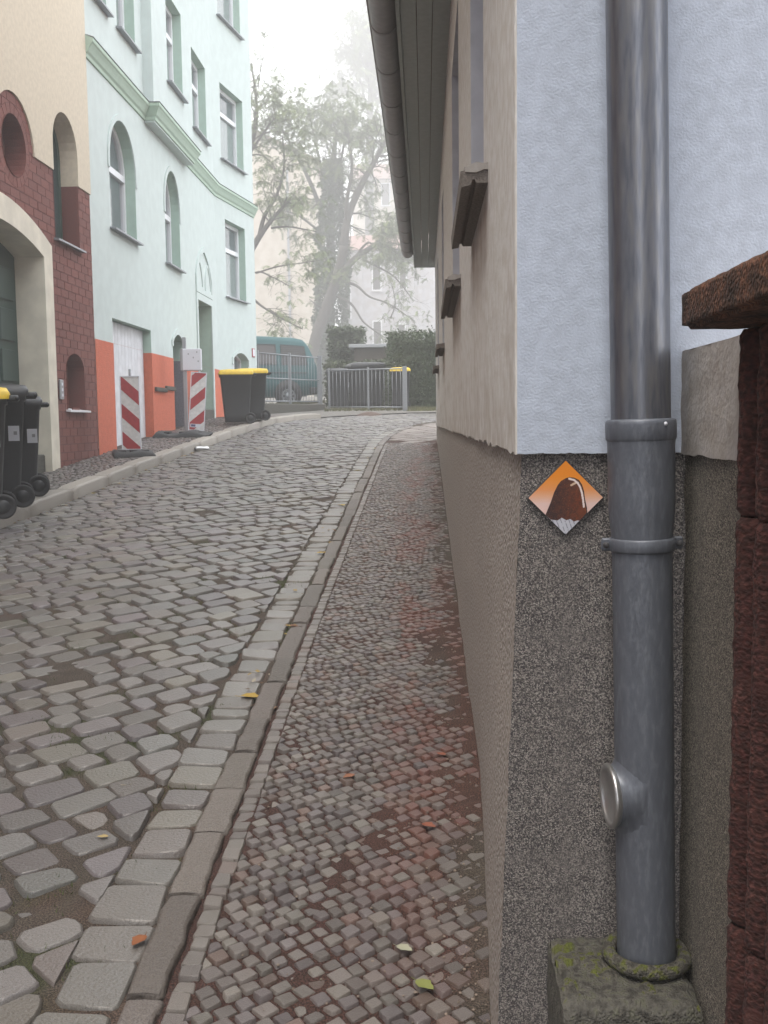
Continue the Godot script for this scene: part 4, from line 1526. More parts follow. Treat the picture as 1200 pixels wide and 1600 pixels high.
func yard():
	var o := structure("forecourt", "worn gravelly forecourt where the street bends at the top")
	var mb := MB.new(false)
	var d := 21.5
	while d < 46.0:
		var e := d + 0.5
		var xa := kl(d) - 0.02 if d < 24.4 else 7.0
		var xb := kl(e) - 0.02 if e < 24.4 else 7.0
		mb.quad(at(-12, H(d) + 0.03, d), at(xa, H(d) + 0.03, d), at(xb, H(e) + 0.03, e), at(-12, H(e) + 0.03, e))
		d = e
	part("gravel", mb, M.forecourt, o)
	hedge("clipped_hedge", "tall dense clipped conifer hedge behind the right fence post", Vector3(-0.95, 1.7, 26.4), Vector3(3.2, 3.78, 27.8), 20000, Color(0.055, 0.078, 0.038), 0.07)
	hedge("low_hedge", "lower yellowing leafy hedge behind the fenced bins", Vector3(-2.75, 1.8, 28.6), Vector3(-1.0, 3.12, 29.6), 5000, Color(0.055, 0.07, 0.03), 0.11)
	hedge("ivy_bush", "rounded ivy bush at the foot of the leaning tree", Vector3(-2.9, 1.9, 31.2), Vector3(-1.9, 4.3, 32.2), 5000, Color(0.05, 0.068, 0.035), 0.13)
	# shed behind the low hedge
	var s := thing("garden_shed", "small dark shed with flat roof between the hedges", "shed", at(-1.55, 1.9, 30.6))
	mb = MB.new()
	mb.box(Vector3(-0.5, -0.1, -0.8), Vector3(0.55, 1.72, 0.5))
	part("wall", mb, M.wood, s)
	mb = MB.new()
	mb.rbox(Vector3(-0.65, 1.72, -0.95), Vector3(0.7, 1.82, 0.65), 0.01)
	part("roof", mb, M.metal_grey, s)
	# rough grass along the fence foot
	var g := MB.new()
	for i in 2600:
		var k := rng.randf()
		var x: float
		var dd: float
		if k < 0.55:
			x = rng.randf_range(-0.45, 2.2); dd = rng.randf_range(24.8, 26.3)
		elif k < 0.8:
			var tt := rng.randf()
			x = lerpf(-3.9, -2.6, tt); dd = lerpf(24.2, 26.4, tt) + rng.randf_range(0.0, 0.5)
		else:
			x = rng.randf_range(-2.5, -0.5); dd = rng.randf_range(25.3, 26.6)
		var b := at(x, H(dd) + (0.2 if k >= 0.55 and k < 0.8 else 0.03), dd)
		var h := rng.randf_range(0.03, 0.11)
		var tip := b + Vector3(rng.randf_range(-0.04, 0.04), h, rng.randf_range(-0.04, 0.04))
		g.col(Color(0.115, 0.115, 0.055) * rng.randf_range(0.7, 1.3))
		g.tri(b - Vector3(0.012, 0, 0), b + Vector3(0.012, 0, 0), tip)
	var go := part("verge_grass", g, M.leaf, null)
	go.set_meta("kind", "stuff"); tag(go, "short yellow green grass along the foot of the fences", "grass")

func limb(wood: MB, crown: MB, pts: Array, r0: float, r1: float, twigs: int, tl: float, lf: Dictionary, sides := 7):
	var rads := []
	var sm := []
	# smooth the polyline
	var seg := 4
	for i in pts.size() - 1:
		var p0: Vector3 = pts[maxi(i - 1, 0)]
		var p3: Vector3 = pts[mini(i + 2, pts.size() - 1)]
		for k in seg:
			sm.append(pts[i].cubic_interpolate(pts[i + 1], p0, p3, float(k) / seg))
	sm.append(pts[-1])
	for i in sm.size():
		rads.append(lerpf(r0, r1, float(i) / (sm.size() - 1)))
	wood.tube(sm, rads, sides)
	for i in twigs:
		var t := sqrt(rng.randf_range(lf.get("from", 0.15), 1.0))
		var f := t * (sm.size() - 1)
		var k := mini(int(f), sm.size() - 2)
		var p: Vector3 = sm[k].lerp(sm[k + 1], f - k)
		var along: Vector3 = (sm[k + 1] - sm[k]).normalized()
		var dir := (along * 0.6 + Vector3(rng.randfn(), rng.randfn() * 0.6 + 0.15, rng.randfn()) * 0.75).normalized()
		twig(wood, crown, p, dir, tl * rng.randf_range(0.5, 1.2), maxf(0.008, lerpf(r0, r1, t) * 0.35), 2, lf)

func frond(crown: MB, p: Vector3, lf: Dictionary):
	# a feathered leaf: pairs of leaflets along a drooping stalk that starts at the twig
	var d := Vector3(rng.randfn(), rng.randfn() * 0.5 - 0.25, rng.randfn()).normalized()
	var l: float = lf.size * rng.randf_range(1.2, 2.4)
	var c: Color = lf.c.lerp(lf.c2, rng.randf()) * rng.randf_range(0.75, 1.25)
	var side := d.cross(Vector3(rng.randf_range(-1, 1), 1.0, rng.randf_range(-1, 1))).normalized()
	crown.col(c)
	var n := 5
	for i in n:
		p += d * l / n
		d = (d + Vector3(0, -0.16, 0)).normalized()
		for s in [-1.0, 1.0]:
			var o: Vector3 = (side * s + d * 0.6 + Vector3(0, -0.25, 0)).normalized() * l * 0.34
			var w := d * l * 0.075
			crown.tri(p - w, p + o, p + w)

func twig(wood: MB, crown: MB, p: Vector3, dir: Vector3, l: float, r: float, depth: int, lf: Dictionary):
	var pts := [p]
	var rads := [r]
	var d := dir
	var n := 5
	for i in n:
		d = (d + Vector3(rng.randfn(), rng.randfn(), rng.randfn()) * 0.22 + Vector3(0, -0.06, 0)).normalized()
		p += d * l / n
		pts.append(p); rads.append(lerpf(r, r * 0.35, float(i + 1) / n))
		if rng.randf() < lf.density:
			for k in lf.n: frond(crown, p, lf)
	wood.tube(pts, rads, 4, false)
	if depth > 0:
		for k in 2 + rng.randi() % 2:
			var j := 2 + rng.randi() % (n - 2)
			twig(wood, crown, pts[j], (d + Vector3(rng.randfn(), rng.randfn() * 0.8, rng.randfn()) * 0.8).normalized(), l * 0.6, rads[j] * 0.6, depth - 1, lf)

func finish_tree(label: String, called: String, base: Vector3, wood: MB, crown: MB):
	var o := thing(called, label, "tree")
	part("trunk", wood, M.bark, o)
	part("crown", crown, M.leaf, o)
	return o

func trees():
	var g1 := Color(0.085, 0.125, 0.045)
	var g2 := Color(0.14, 0.165, 0.06)
	# ivy-clad upright tree
	var w := MB.new(false)
	var c := MB.new()
	var lf := {"density": 0.34, "n": 2, "spread": 0.25, "size": 0.207, "c": g1, "c2": g2, "from": 0.35}
	var D := 58.0
	limb(w, c, [at(-5.46, 2.76, 58.0), at(-5.35, 7.29, 58.0), at(-5.20, 10.91, 58.0), at(-5.02, 14.53, 58.0), at(-4.80, 17.61, 58.0)], 0.403, 0.101, 20, 2.52, lf)
	limb(w, c, [at(-5.20, 12.00, 58.0), at(-6.26, 14.77, 57.4), at(-7.21, 16.65, 57.0), at(-7.94, 17.97, 56.6)], 0.151, 0.032, 20, 2.14, lf)
	limb(w, c, [at(-5.09, 13.81, 58.0), at(-4.44, 16.34, 58.0), at(-4.19, 18.29, 58.5)], 0.126, 0.025, 14, 1.89, lf)
	limb(w, c, [at(-5.09, 13.45, 58.0), at(-5.78, 16.17, 58.0), at(-6.25, 18.53, 58.0)], 0.126, 0.025, 16, 2.02, lf)
	limb(w, c, [at(-5.24, 11.63, 58.0), at(-6.81, 12.82, 57.5), at(-7.82, 13.10, 57.0)], 0.088, 0.019, 8, 1.51, lf)
	for i in 17000:
		var y := rng.randf_range(2.4, 16.0)
		var a := rng.randf() * TAU
		var rad := (0.9 + 0.42 * noi.get_noise_2d(y * 0.8, cos(a) * 1.3)) * (1.0 if y < 11.5 else lerpf(1.0, 0.5, (y - 11.5) / 4.5))
		rad *= 1.0 - 0.35 * rng.randf() * rng.randf()
		leaf(c, at(lerpf(-5.42, -4.98, (y - 2) / 14) + cos(a) * rad, y, D + sin(a) * rad), 0.19, Color(0.05, 0.072, 0.038), 0.3)
	finish_tree("upright tree wrapped in dark ivy in front of beige gable", "ivy_tree", Vector3.ZERO, w, c)
	# leaning tree
	w = MB.new(false)
	c = MB.new()
	lf = {"density": 0.4, "n": 2, "spread": 0.23, "size": 0.195, "c": g1, "c2": g2, "from": 0.25}
	D = 56.0
	limb(w, c, [at(-6.81, 2.73, 56.0), at(-5.86, 6.15, 56.0), at(-4.71, 9.18, 56.0), at(-4.32, 10.92, 56.0)], 0.340, 0.252, 3, 1.51, lf, 10)
	limb(w, c, [at(-4.32, 10.92, 56.0), at(-3.97, 12.67, 56.0), at(-3.15, 14.48, 56.3), at(-2.41, 15.73, 56.4), at(-1.85, 16.81, 56.5)], 0.239, 0.088, 20, 2.52, lf)
	limb(w, c, [at(-4.15, 11.80, 56.0), at(-4.05, 13.29, 55.6), at(-3.76, 14.80, 55.4), at(-3.90, 16.53, 55.4), at(-4.14, 17.57, 55.4)], 0.139, 0.025, 20, 2.39, lf)
	limb(w, c, [at(-4.60, 9.35, 56.0), at(-3.64, 10.26, 55.8), at(-2.58, 10.89, 55.5), at(-1.81, 11.40, 55.3), at(-0.85, 11.78, 55.2)], 0.214, 0.038, 24, 2.14, lf)
	limb(w, c, [at(-3.64, 10.26, 55.8), at(-3.35, 10.67, 55.6), at(-2.93, 11.00, 55.5), at(-2.51, 10.73, 55.4), at(-1.81, 10.35, 55.2)], 0.088, 0.018, 10, 1.51, lf)
	var bare := {"density": 0.05, "n": 2, "spread": 0.13, "size": 0.195, "c": g1, "c2": g2, "from": 0.3}
	limb(w, c, [at(-4.46, 9.07, 56.0), at(-3.62, 8.75, 55.5), at(-2.90, 8.09, 55.0), at(-1.86, 7.66, 54.6), at(-0.49, 6.69, 54.3)], 0.088, 0.019, 12, 1.76, bare)
	limb(w, c, [at(-3.31, 10.21, 56.0), at(-2.23, 9.56, 55.2), at(-1.46, 8.98, 54.8), at(-0.66, 7.89, 54.4)], 0.069, 0.018, 12, 1.76, bare)
	limb(w, c, [at(-4.81, 8.31, 56.0), at(-3.90, 7.78, 55.5), at(-3.25, 6.80, 55.1), at(-2.48, 6.18, 54.8), at(-2.07, 5.89, 54.7)], 0.076, 0.023, 8, 1.39, bare)
	limb(w, c, [at(-5.23, 7.44, 56.0), at(-5.83, 7.83, 55.7), at(-6.17, 8.10, 55.6)], 0.050, 0.018, 3, 0.76, bare)
	limb(w, c, [at(-1.80, 6.94, 55.0), at(-1.53, 7.80, 55.0), at(-1.80, 9.01, 55.0)], 0.044, 0.015, 6, 1.13, bare)
	finish_tree("leaning feathery tree with bare branches reaching over the grey house", "leaning_tree", Vector3.ZERO, w, c)
	# tree whose trunk is hidden by the mint house
	w = MB.new(false)
	c = MB.new()
	lf = {"density": 0.32, "n": 2, "spread": 0.19, "size": 0.134, "c": g1, "c2": g2, "from": 0.2}
	D = 42.0
	limb(w, c, [at(-8.12, 2.58, 42.0), at(-8.05, 5.20, 42.0), at(-7.68, 7.30, 42.0), at(-7.05, 8.39, 42.0)], 0.302, 0.139, 2, 1.26, lf)
	limb(w, c, [at(-7.05, 8.39, 42.0), at(-6.52, 9.17, 42.0), at(-5.95, 9.85, 42.0), at(-5.28, 10.41, 41.7)], 0.151, 0.038, 16, 1.64, lf)
	limb(w, c, [at(-6.63, 9.02, 42.0), at(-6.42, 9.78, 42.0), at(-5.94, 10.70, 42.3), at(-5.63, 11.83, 42.4), at(-5.68, 13.03, 42.4)], 0.101, 0.025, 20, 1.76, lf)
	limb(w, c, [at(-6.16, 9.33, 42.0), at(-5.50, 9.37, 42.0), at(-4.84, 9.26, 42.0), at(-4.32, 9.15, 42.0)], 0.050, 0.015, 8, 1.13, bare)
	limb(w, c, [at(-8.05, 5.20, 42.0), at(-7.47, 10.18, 42.0), at(-7.03, 12.41, 42.5), at(-6.72, 14.02, 42.6), at(-6.91, 16.02, 42.6)], 0.189, 0.025, 22, 2.02, lf)
	limb(w, c, [at(-7.03, 12.41, 42.5), at(-6.29, 13.19, 42.0), at(-5.84, 13.71, 42.0)], 0.063, 0.019, 16, 1.64, lf)
	limb(w, c, [at(-7.94, 5.99, 42.0), at(-6.98, 6.43, 41.0), at(-6.47, 6.12, 41.0), at(-5.85, 5.71, 40.8), at(-4.79, 5.15, 40.7)], 0.076, 0.018, 14, 1.26, bare)
	limb(w, c, [at(-7.86, 6.51, 42.0), at(-6.73, 7.41, 41.0), at(-6.01, 7.24, 41.0), at(-5.32, 6.85, 40.8)], 0.050, 0.015, 12, 1.13, bare)
	limb(w, c, [at(-6.65, 7.40, 41.0), at(-5.75, 7.65, 41.0), at(-4.73, 7.77, 41.0), at(-4.22, 7.84, 41.0)], 0.038, 0.011, 10, 1.01, {"density": 0.2, "n": 3, "spread": 0.15, "size": 0.134, "c": g1, "c2": g2, "from": 0.2})
	finish_tree("feathery tree whose branches reach out from behind the mint house", "feathery_tree", Vector3.ZERO, w, c)
	# tall pale tree far behind
	w = MB.new(false)
	c = MB.new()
	lf = {"density": 0.3, "n": 2, "spread": 0.43, "size": 0.366, "c": g1, "c2": g2, "from": 0.3}
	D = 105.0
	limb(w, c, [at(-5.55, 3.76, 105.0), at(-5.41, 23.12, 105.0), at(-5.22, 31.65, 105.0), at(-5.02, 38.86, 105.0), at(-4.89, 41.49, 105.0)], 0.567, 0.076, 30, 3.78, lf)
	for k in [[-5.87, 28.3, -7.84, 34.87], [-5.22, 29.62, -3.45, 36.18], [-5.22, 31.59, -6.86, 37.49], [-5.15, 33.55, -4.23, 39.46], [-5.41, 26.34, -2.92, 31.59], [-5.55, 27.65, -7.51, 30.6], [-5.15, 34.87, -5.87, 39.13]]:
		limb(w, c, [at(k[0], k[1], D), at((k[0] + k[2]) / 2.0, (k[1] + k[3]) / 2.0 + 0.15, D - 0.5), at(k[2], k[3], D - 0.6)], 0.189, 0.038, 20, 3.28, lf)
	finish_tree("tall pale tree fading into fog behind the leaning tree", "fog_tree", Vector3.ZERO, w, c)

# ---------------------------------------------------------------- downpipe and its corner
func downpipe():
	var lean := atan(0.0198)
	var o := thing("downpipe", "grey metal rain downpipe fixed to white wall beside the diamond tile", "pipe", Vector3(0.3975, 0.46, -1.822))
	o.rotation.z = lean
	var mb := MB.new(false)
	mb.lathe([Vector2(0.0515, 0.985), Vector2(0.0515, 3.5)], Transform3D(), 48)
	part("zinc_pipe", mb, M.zinc, o)
	mb = MB.new(false)
	mb.lathe([Vector2(0.0525, -0.03), Vector2(0.0525, 0.76), Vector2(0.0535, 0.79), Vector2(0.0565, 0.815), Vector2(0.0578, 0.835), Vector2(0.0582, 0.86), Vector2(0.0582, 0.945), Vector2(0.059, 0.955)], Transform3D(), 48)
	part("standpipe", mb, M.cast_iron, o)
	mb = MB.new(false)
	mb.lathe([Vector2(0.059, 0.953), Vector2(0.0612, 0.957), Vector2(0.0612, 0.982), Vector2(0.0605, 0.9875), Vector2(0.0585, 0.990), Vector2(0.0515, 0.991)], Transform3D(), 48)
	part("collar", mb, M.cast_iron, o)
	mb = MB.new(false)
	mb.rbox(Vector3(0.028, 0.978, 0.048), Vector3(0.034, 0.985, 0.056), 0.002)
	part("paint_chip", mb, M.label_white, o)
	# clamp
	var cl := sub("clamp", o)
	mb = MB.new(false)
	mb.lathe([Vector2(0.053, 0.758), Vector2(0.0555, 0.758), Vector2(0.0575, 0.761), Vector2(0.0575, 0.779), Vector2(0.0555, 0.782), Vector2(0.053, 0.782)], Transform3D(), 48)
	part("band", mb, M.cast_iron, cl)
	for s in [-1, 1]:
		mb = MB.new()
		mb.rbox(Vector3(0.054 if s > 0 else -0.072, 0.759, -0.004), Vector3(0.072 if s > 0 else -0.054, 0.782, 0.004), 0.003)
		part("ear", mb, M.cast_iron, cl)
		mb = MB.new(false)
		mb.lathe([Vector2(0, 0.0), Vector2(0.0, 0.006), Vector2(0.005, 0.006), Vector2(0.006, 0.004), Vector2(0.006, 0.0)], Transform3D(Basis(Vector3.RIGHT, PI / 2), Vector3(s * 0.064, 0.77, 0.004)), 8)
		part("bolt", mb, M.dark_iron, cl)
	# inspection opening: the branch grows out of the pipe
	var ax := Vector3(-0.995, 0, 0.09).normalized()
	var bs := Basis(ax.cross(Vector3.UP).normalized() * -1.0, ax, Vector3.UP).orthonormalized()
	mb = MB.new(false)
	var tr := Transform3D(bs, Vector3(0, 0.313, 0))
	# rings that spread onto the pipe's surface
	var rings := []
	for i in 7:
		var f := i / 6.0
		var r := []
		for k in 36:
			var a := TAU * k / 36
			var rr := lerpf(0.0535, 0.062, pow(1.0 - f, 2.0)) if i < 6 else 0.0535
			var lat := cos(a) * rr
			var hh := sin(a) * rr * lerpf(1.25, 1.0, smooth01(0.0, 0.7, f))
			lat = clampf(lat, -0.0515, 0.0515) if f < 0.2 else lat * lerpf(0.9, 1.0, f)
			var on := sqrt(maxf(0.0, 0.0525 * 0.0525 - minf(absf(lat), 0.0524) * minf(absf(lat), 0.0524))) - 0.002
			var out := lerpf(on, 0.060, smooth01(0.0, 1.0, f))
			var side := ax.cross(Vector3.UP).normalized()
			r.append(Vector3(0, 0.313, 0) + ax * maxf(out, on) + side * lat + Vector3.UP * hh)
		rings.append(r)
	for i in 6:
		for k in 36:
			mb.quad(rings[i][k], rings[i][(k + 1) % 36], rings[i + 1][(k + 1) % 36], rings[i + 1][k])
	var stub := part("inspection_branch", mb, M.cast_iron, o)
	mb = MB.new(false)
	mb.lathe([Vector2(0.0, 0.062), Vector2(0.045, 0.062), Vector2(0.047, 0.066), Vector2(0.049, 0.0685), Vector2(0.055, 0.0685), Vector2(0.058, 0.066), Vector2(0.058, 0.061), Vector2(0.0545, 0.058), Vector2(0.053, 0.055)], tr, 40)
	part("rim", mb, M.rim_metal, stub)

func plaque():
	var o := thing("diamond_tile", "small diamond tile with brown dome on orange sky on the speckled base", "tile", Vector3(0.2585, 1.307, -FZ - 0.011))
	var h := 0.0705
	var n := 320
	var img := Image.create(n, n, false, Image.FORMAT_RGB8)
	var z := func(x: float, y: float) -> Vector2: return Vector2((x - 590) / 480.0, (628 - y) / 480.0)
	var dome := PackedVector2Array()
	for p in [[330, 850], [400, 680], [440, 560], [490, 460], [530, 410], [590, 375], [640, 362], [700, 370], [760, 400], [800, 460], [825, 540], [840, 650], [865, 760], [870, 830], [790, 930], [740, 925], [700, 940], [650, 905], [600, 922], [540, 888], [490, 922], [400, 912]]:
		dome.append(z.call(p[0], p[1]))
	var shine := []
	for p in [[635, 382], [690, 396], [738, 430], [775, 488], [798, 560], [812, 640], [825, 748]]: shine.append(z.call(p[0], p[1]))
	var dab := []
	for p in [[730, 430], [695, 448], [662, 466]]: dab.append(z.call(p[0], p[1]))
	var near := func(q: Vector2, line: Array) -> float:
		var b := 9.0
		for i in line.size() - 1:
			b = minf(b, q.distance_to(Geometry2D.get_closest_point_to_segment(q, line[i], line[i + 1])))
		return b
	var top := Color8(226, 134, 22)
	var low := Color8(222, 190, 182)
	for j in n:
		for i in n:
			var q := Vector2((i + 0.5) / n * 2 - 1, 1 - (j + 0.5) / n * 2)
			var c := top.lerp(Color8(224, 150, 96), smooth01(0.75, 0.2, 0.95 - q.y) if false else clampf((0.62 - q.y) / 0.45, 0, 1))
			c = c.lerp(low, clampf((0.2 - q.y) / 0.35, 0, 1))
			if Geometry2D.is_point_in_polygon(q, dome):
				c = Color8(52, 27, 27).lerp(Color8(104, 50, 26), clampf(0.5 + q.x * 1.1 + noi.get_noise_2d(q.x * 6, q.y * 6) * 0.5, 0, 1))
				if noi.get_noise_2d(q.x * 40 + 7, q.y * 40) > 0.52: c = Color8(176, 132, 70)
				var sd: float = near.call(q, shine)
				if sd < 0.026 + 0.01 * noi.get_noise_2d(q.x * 20, q.y * 20): c = Color8(226, 214, 212)
				elif near.call(q, dab) < 0.028: c = Color8(206, 182, 158)
				else:
					var ed := 9.0
					for k in range(5, 14):
						ed = minf(ed, q.distance_to(Geometry2D.get_closest_point_to_segment(q, dome[k], dome[k + 1])))
					if ed < 0.022: c = Color8(30, 18, 22)
			elif q.y < -0.5 and absf(q.x) < 0.5:
				c = Color8(188, 190, 200)
				var st := q.x * 9.0 + q.y * 3.0
				if absf(st - roundf(st)) < 0.13 and noi.get_noise_2d(q.x * 9, q.y * 9) > -0.1: c = Color8(136, 138, 150)
			img.set_pixel(i, j, c)
	var m := StandardMaterial3D.new()
	m.albedo_texture = ImageTexture.create_from_image(img)
	m.roughness = 0.45
	var e := h - 0.002
	var dia := PackedVector2Array([Vector2(0, -h), Vector2(h, 0), Vector2(0, h), Vector2(-h, 0)])
	var mb := MB.new()
	mb.prism(dia, Transform3D(), -0.004, 0.007)
	part("backing", mb, M.dark_iron, o)
	mb = MB.new()
	var w := 0.0078
	mb.quad_uv(Vector3(0, -e, w), Vector3(e, 0, w), Vector3(0, e, w), Vector3(-e, 0, w), Vector2(0.5, 1), Vector2(1, 0.5), Vector2(0.5, 0), Vector2(0, 0.5))
	part("printed_face", mb, m, o)

func drain_block():
	var o := thing("drain_block", "mossy concrete block holding the foot of the downpipe", "block", Vector3(0.355, 0.1, -1.8))
	var mb := MB.new(false)
	# a weathered block: its faces bulge and its edges are worn
	var lo := Vector3(-0.128, -0.1, -0.105)
	var hi := Vector3(0.108, 0.355, 0.125)
	var grid := func(a: Vector3, u: Vector3, v: Vector3, nu: int, nv: int):
		for i in nu:
			for j in nv:
				var q := []
				for k in [[i, j], [i + 1, j], [i + 1, j + 1], [i, j + 1]]:
					var p: Vector3 = a + u * (float(k[0]) / nu) + v * (float(k[1]) / nv)
					var c := (lo + hi) / 2
					var hh := (hi - lo) / 2
					var e := (p - c).abs() / hh
					var worn := 0.0
					if p.y > hi.y - 0.05: worn = 0.012 * smooth01(0.86, 1.0, maxf(e.x, 0.0)) + 0.016 * smooth01(0.8, 1.0, maxf(e.z if p.z > 0 else 0.0, 0.0))
					p += Vector3(0, -worn, 0) + Vector3(noi.get_noise_3d(p.x * 14, p.y * 14, p.z * 14), noi.get_noise_3d(p.x * 14 + 9, p.y * 14, p.z * 14), noi.get_noise_3d(p.x * 14, p.y * 14 + 5, p.z * 14)) * 0.006
					q.append(p)
				mb.quad(q[0], q[1], q[2], q[3])
	grid.call(Vector3(lo.x, lo.y, hi.z), Vector3(hi.x - lo.x, 0, 0), Vector3(0, hi.y - lo.y, 0), 14, 22)
	grid.call(Vector3(lo.x, hi.y, hi.z), Vector3(hi.x - lo.x, 0, 0), Vector3(0, 0, lo.z - hi.z), 14, 12)
	grid.call(Vector3(lo.x, lo.y, lo.z), Vector3(0, 0, hi.z - lo.z), Vector3(0, hi.y - lo.y, 0), 12, 22)
	part("concrete", mb, M.concrete, o)
	# moss cushions over the top
	mb = MB.new(false)
	for i in 26:
		for j in 22:
			var q := []
			for k in [[i, j], [i + 1, j], [i + 1, j + 1], [i, j + 1]]:
				var x := lerpf(lo.x + 0.003, hi.x - 0.002, k[0] / 26.0)
				var z := lerpf(0.112, lo.z + 0.004, k[1] / 22.0)
				var y := hi.y - 0.012 + 0.022 * smooth01(-0.25, 0.35, noi.get_noise_2d(x * 12.0 + 3.0, z * 12.0)) * smooth01(0.125, 0.06, z) + 0.004 * noi.get_noise_2d(x * 60, z * 60)
				q.append(Vector3(x, y - 0.003, z))
			mb.quad(q[0], q[1], q[2], q[3])
	part("moss", mb, M.moss, o)
	mb = MB.new(false)
	var prof := []
	for i in 13:
		var a := TAU * i / 12.0
		prof.append(Vector2(0.068 + cos(a) * 0.013, sin(a) * 0.013))
	mb.lathe(prof, Transform3D(Basis.IDENTITY, Vector3(0.0425, 0.372, -0.022)), 36)
	part("socket_ring", mb, M.moss, o)

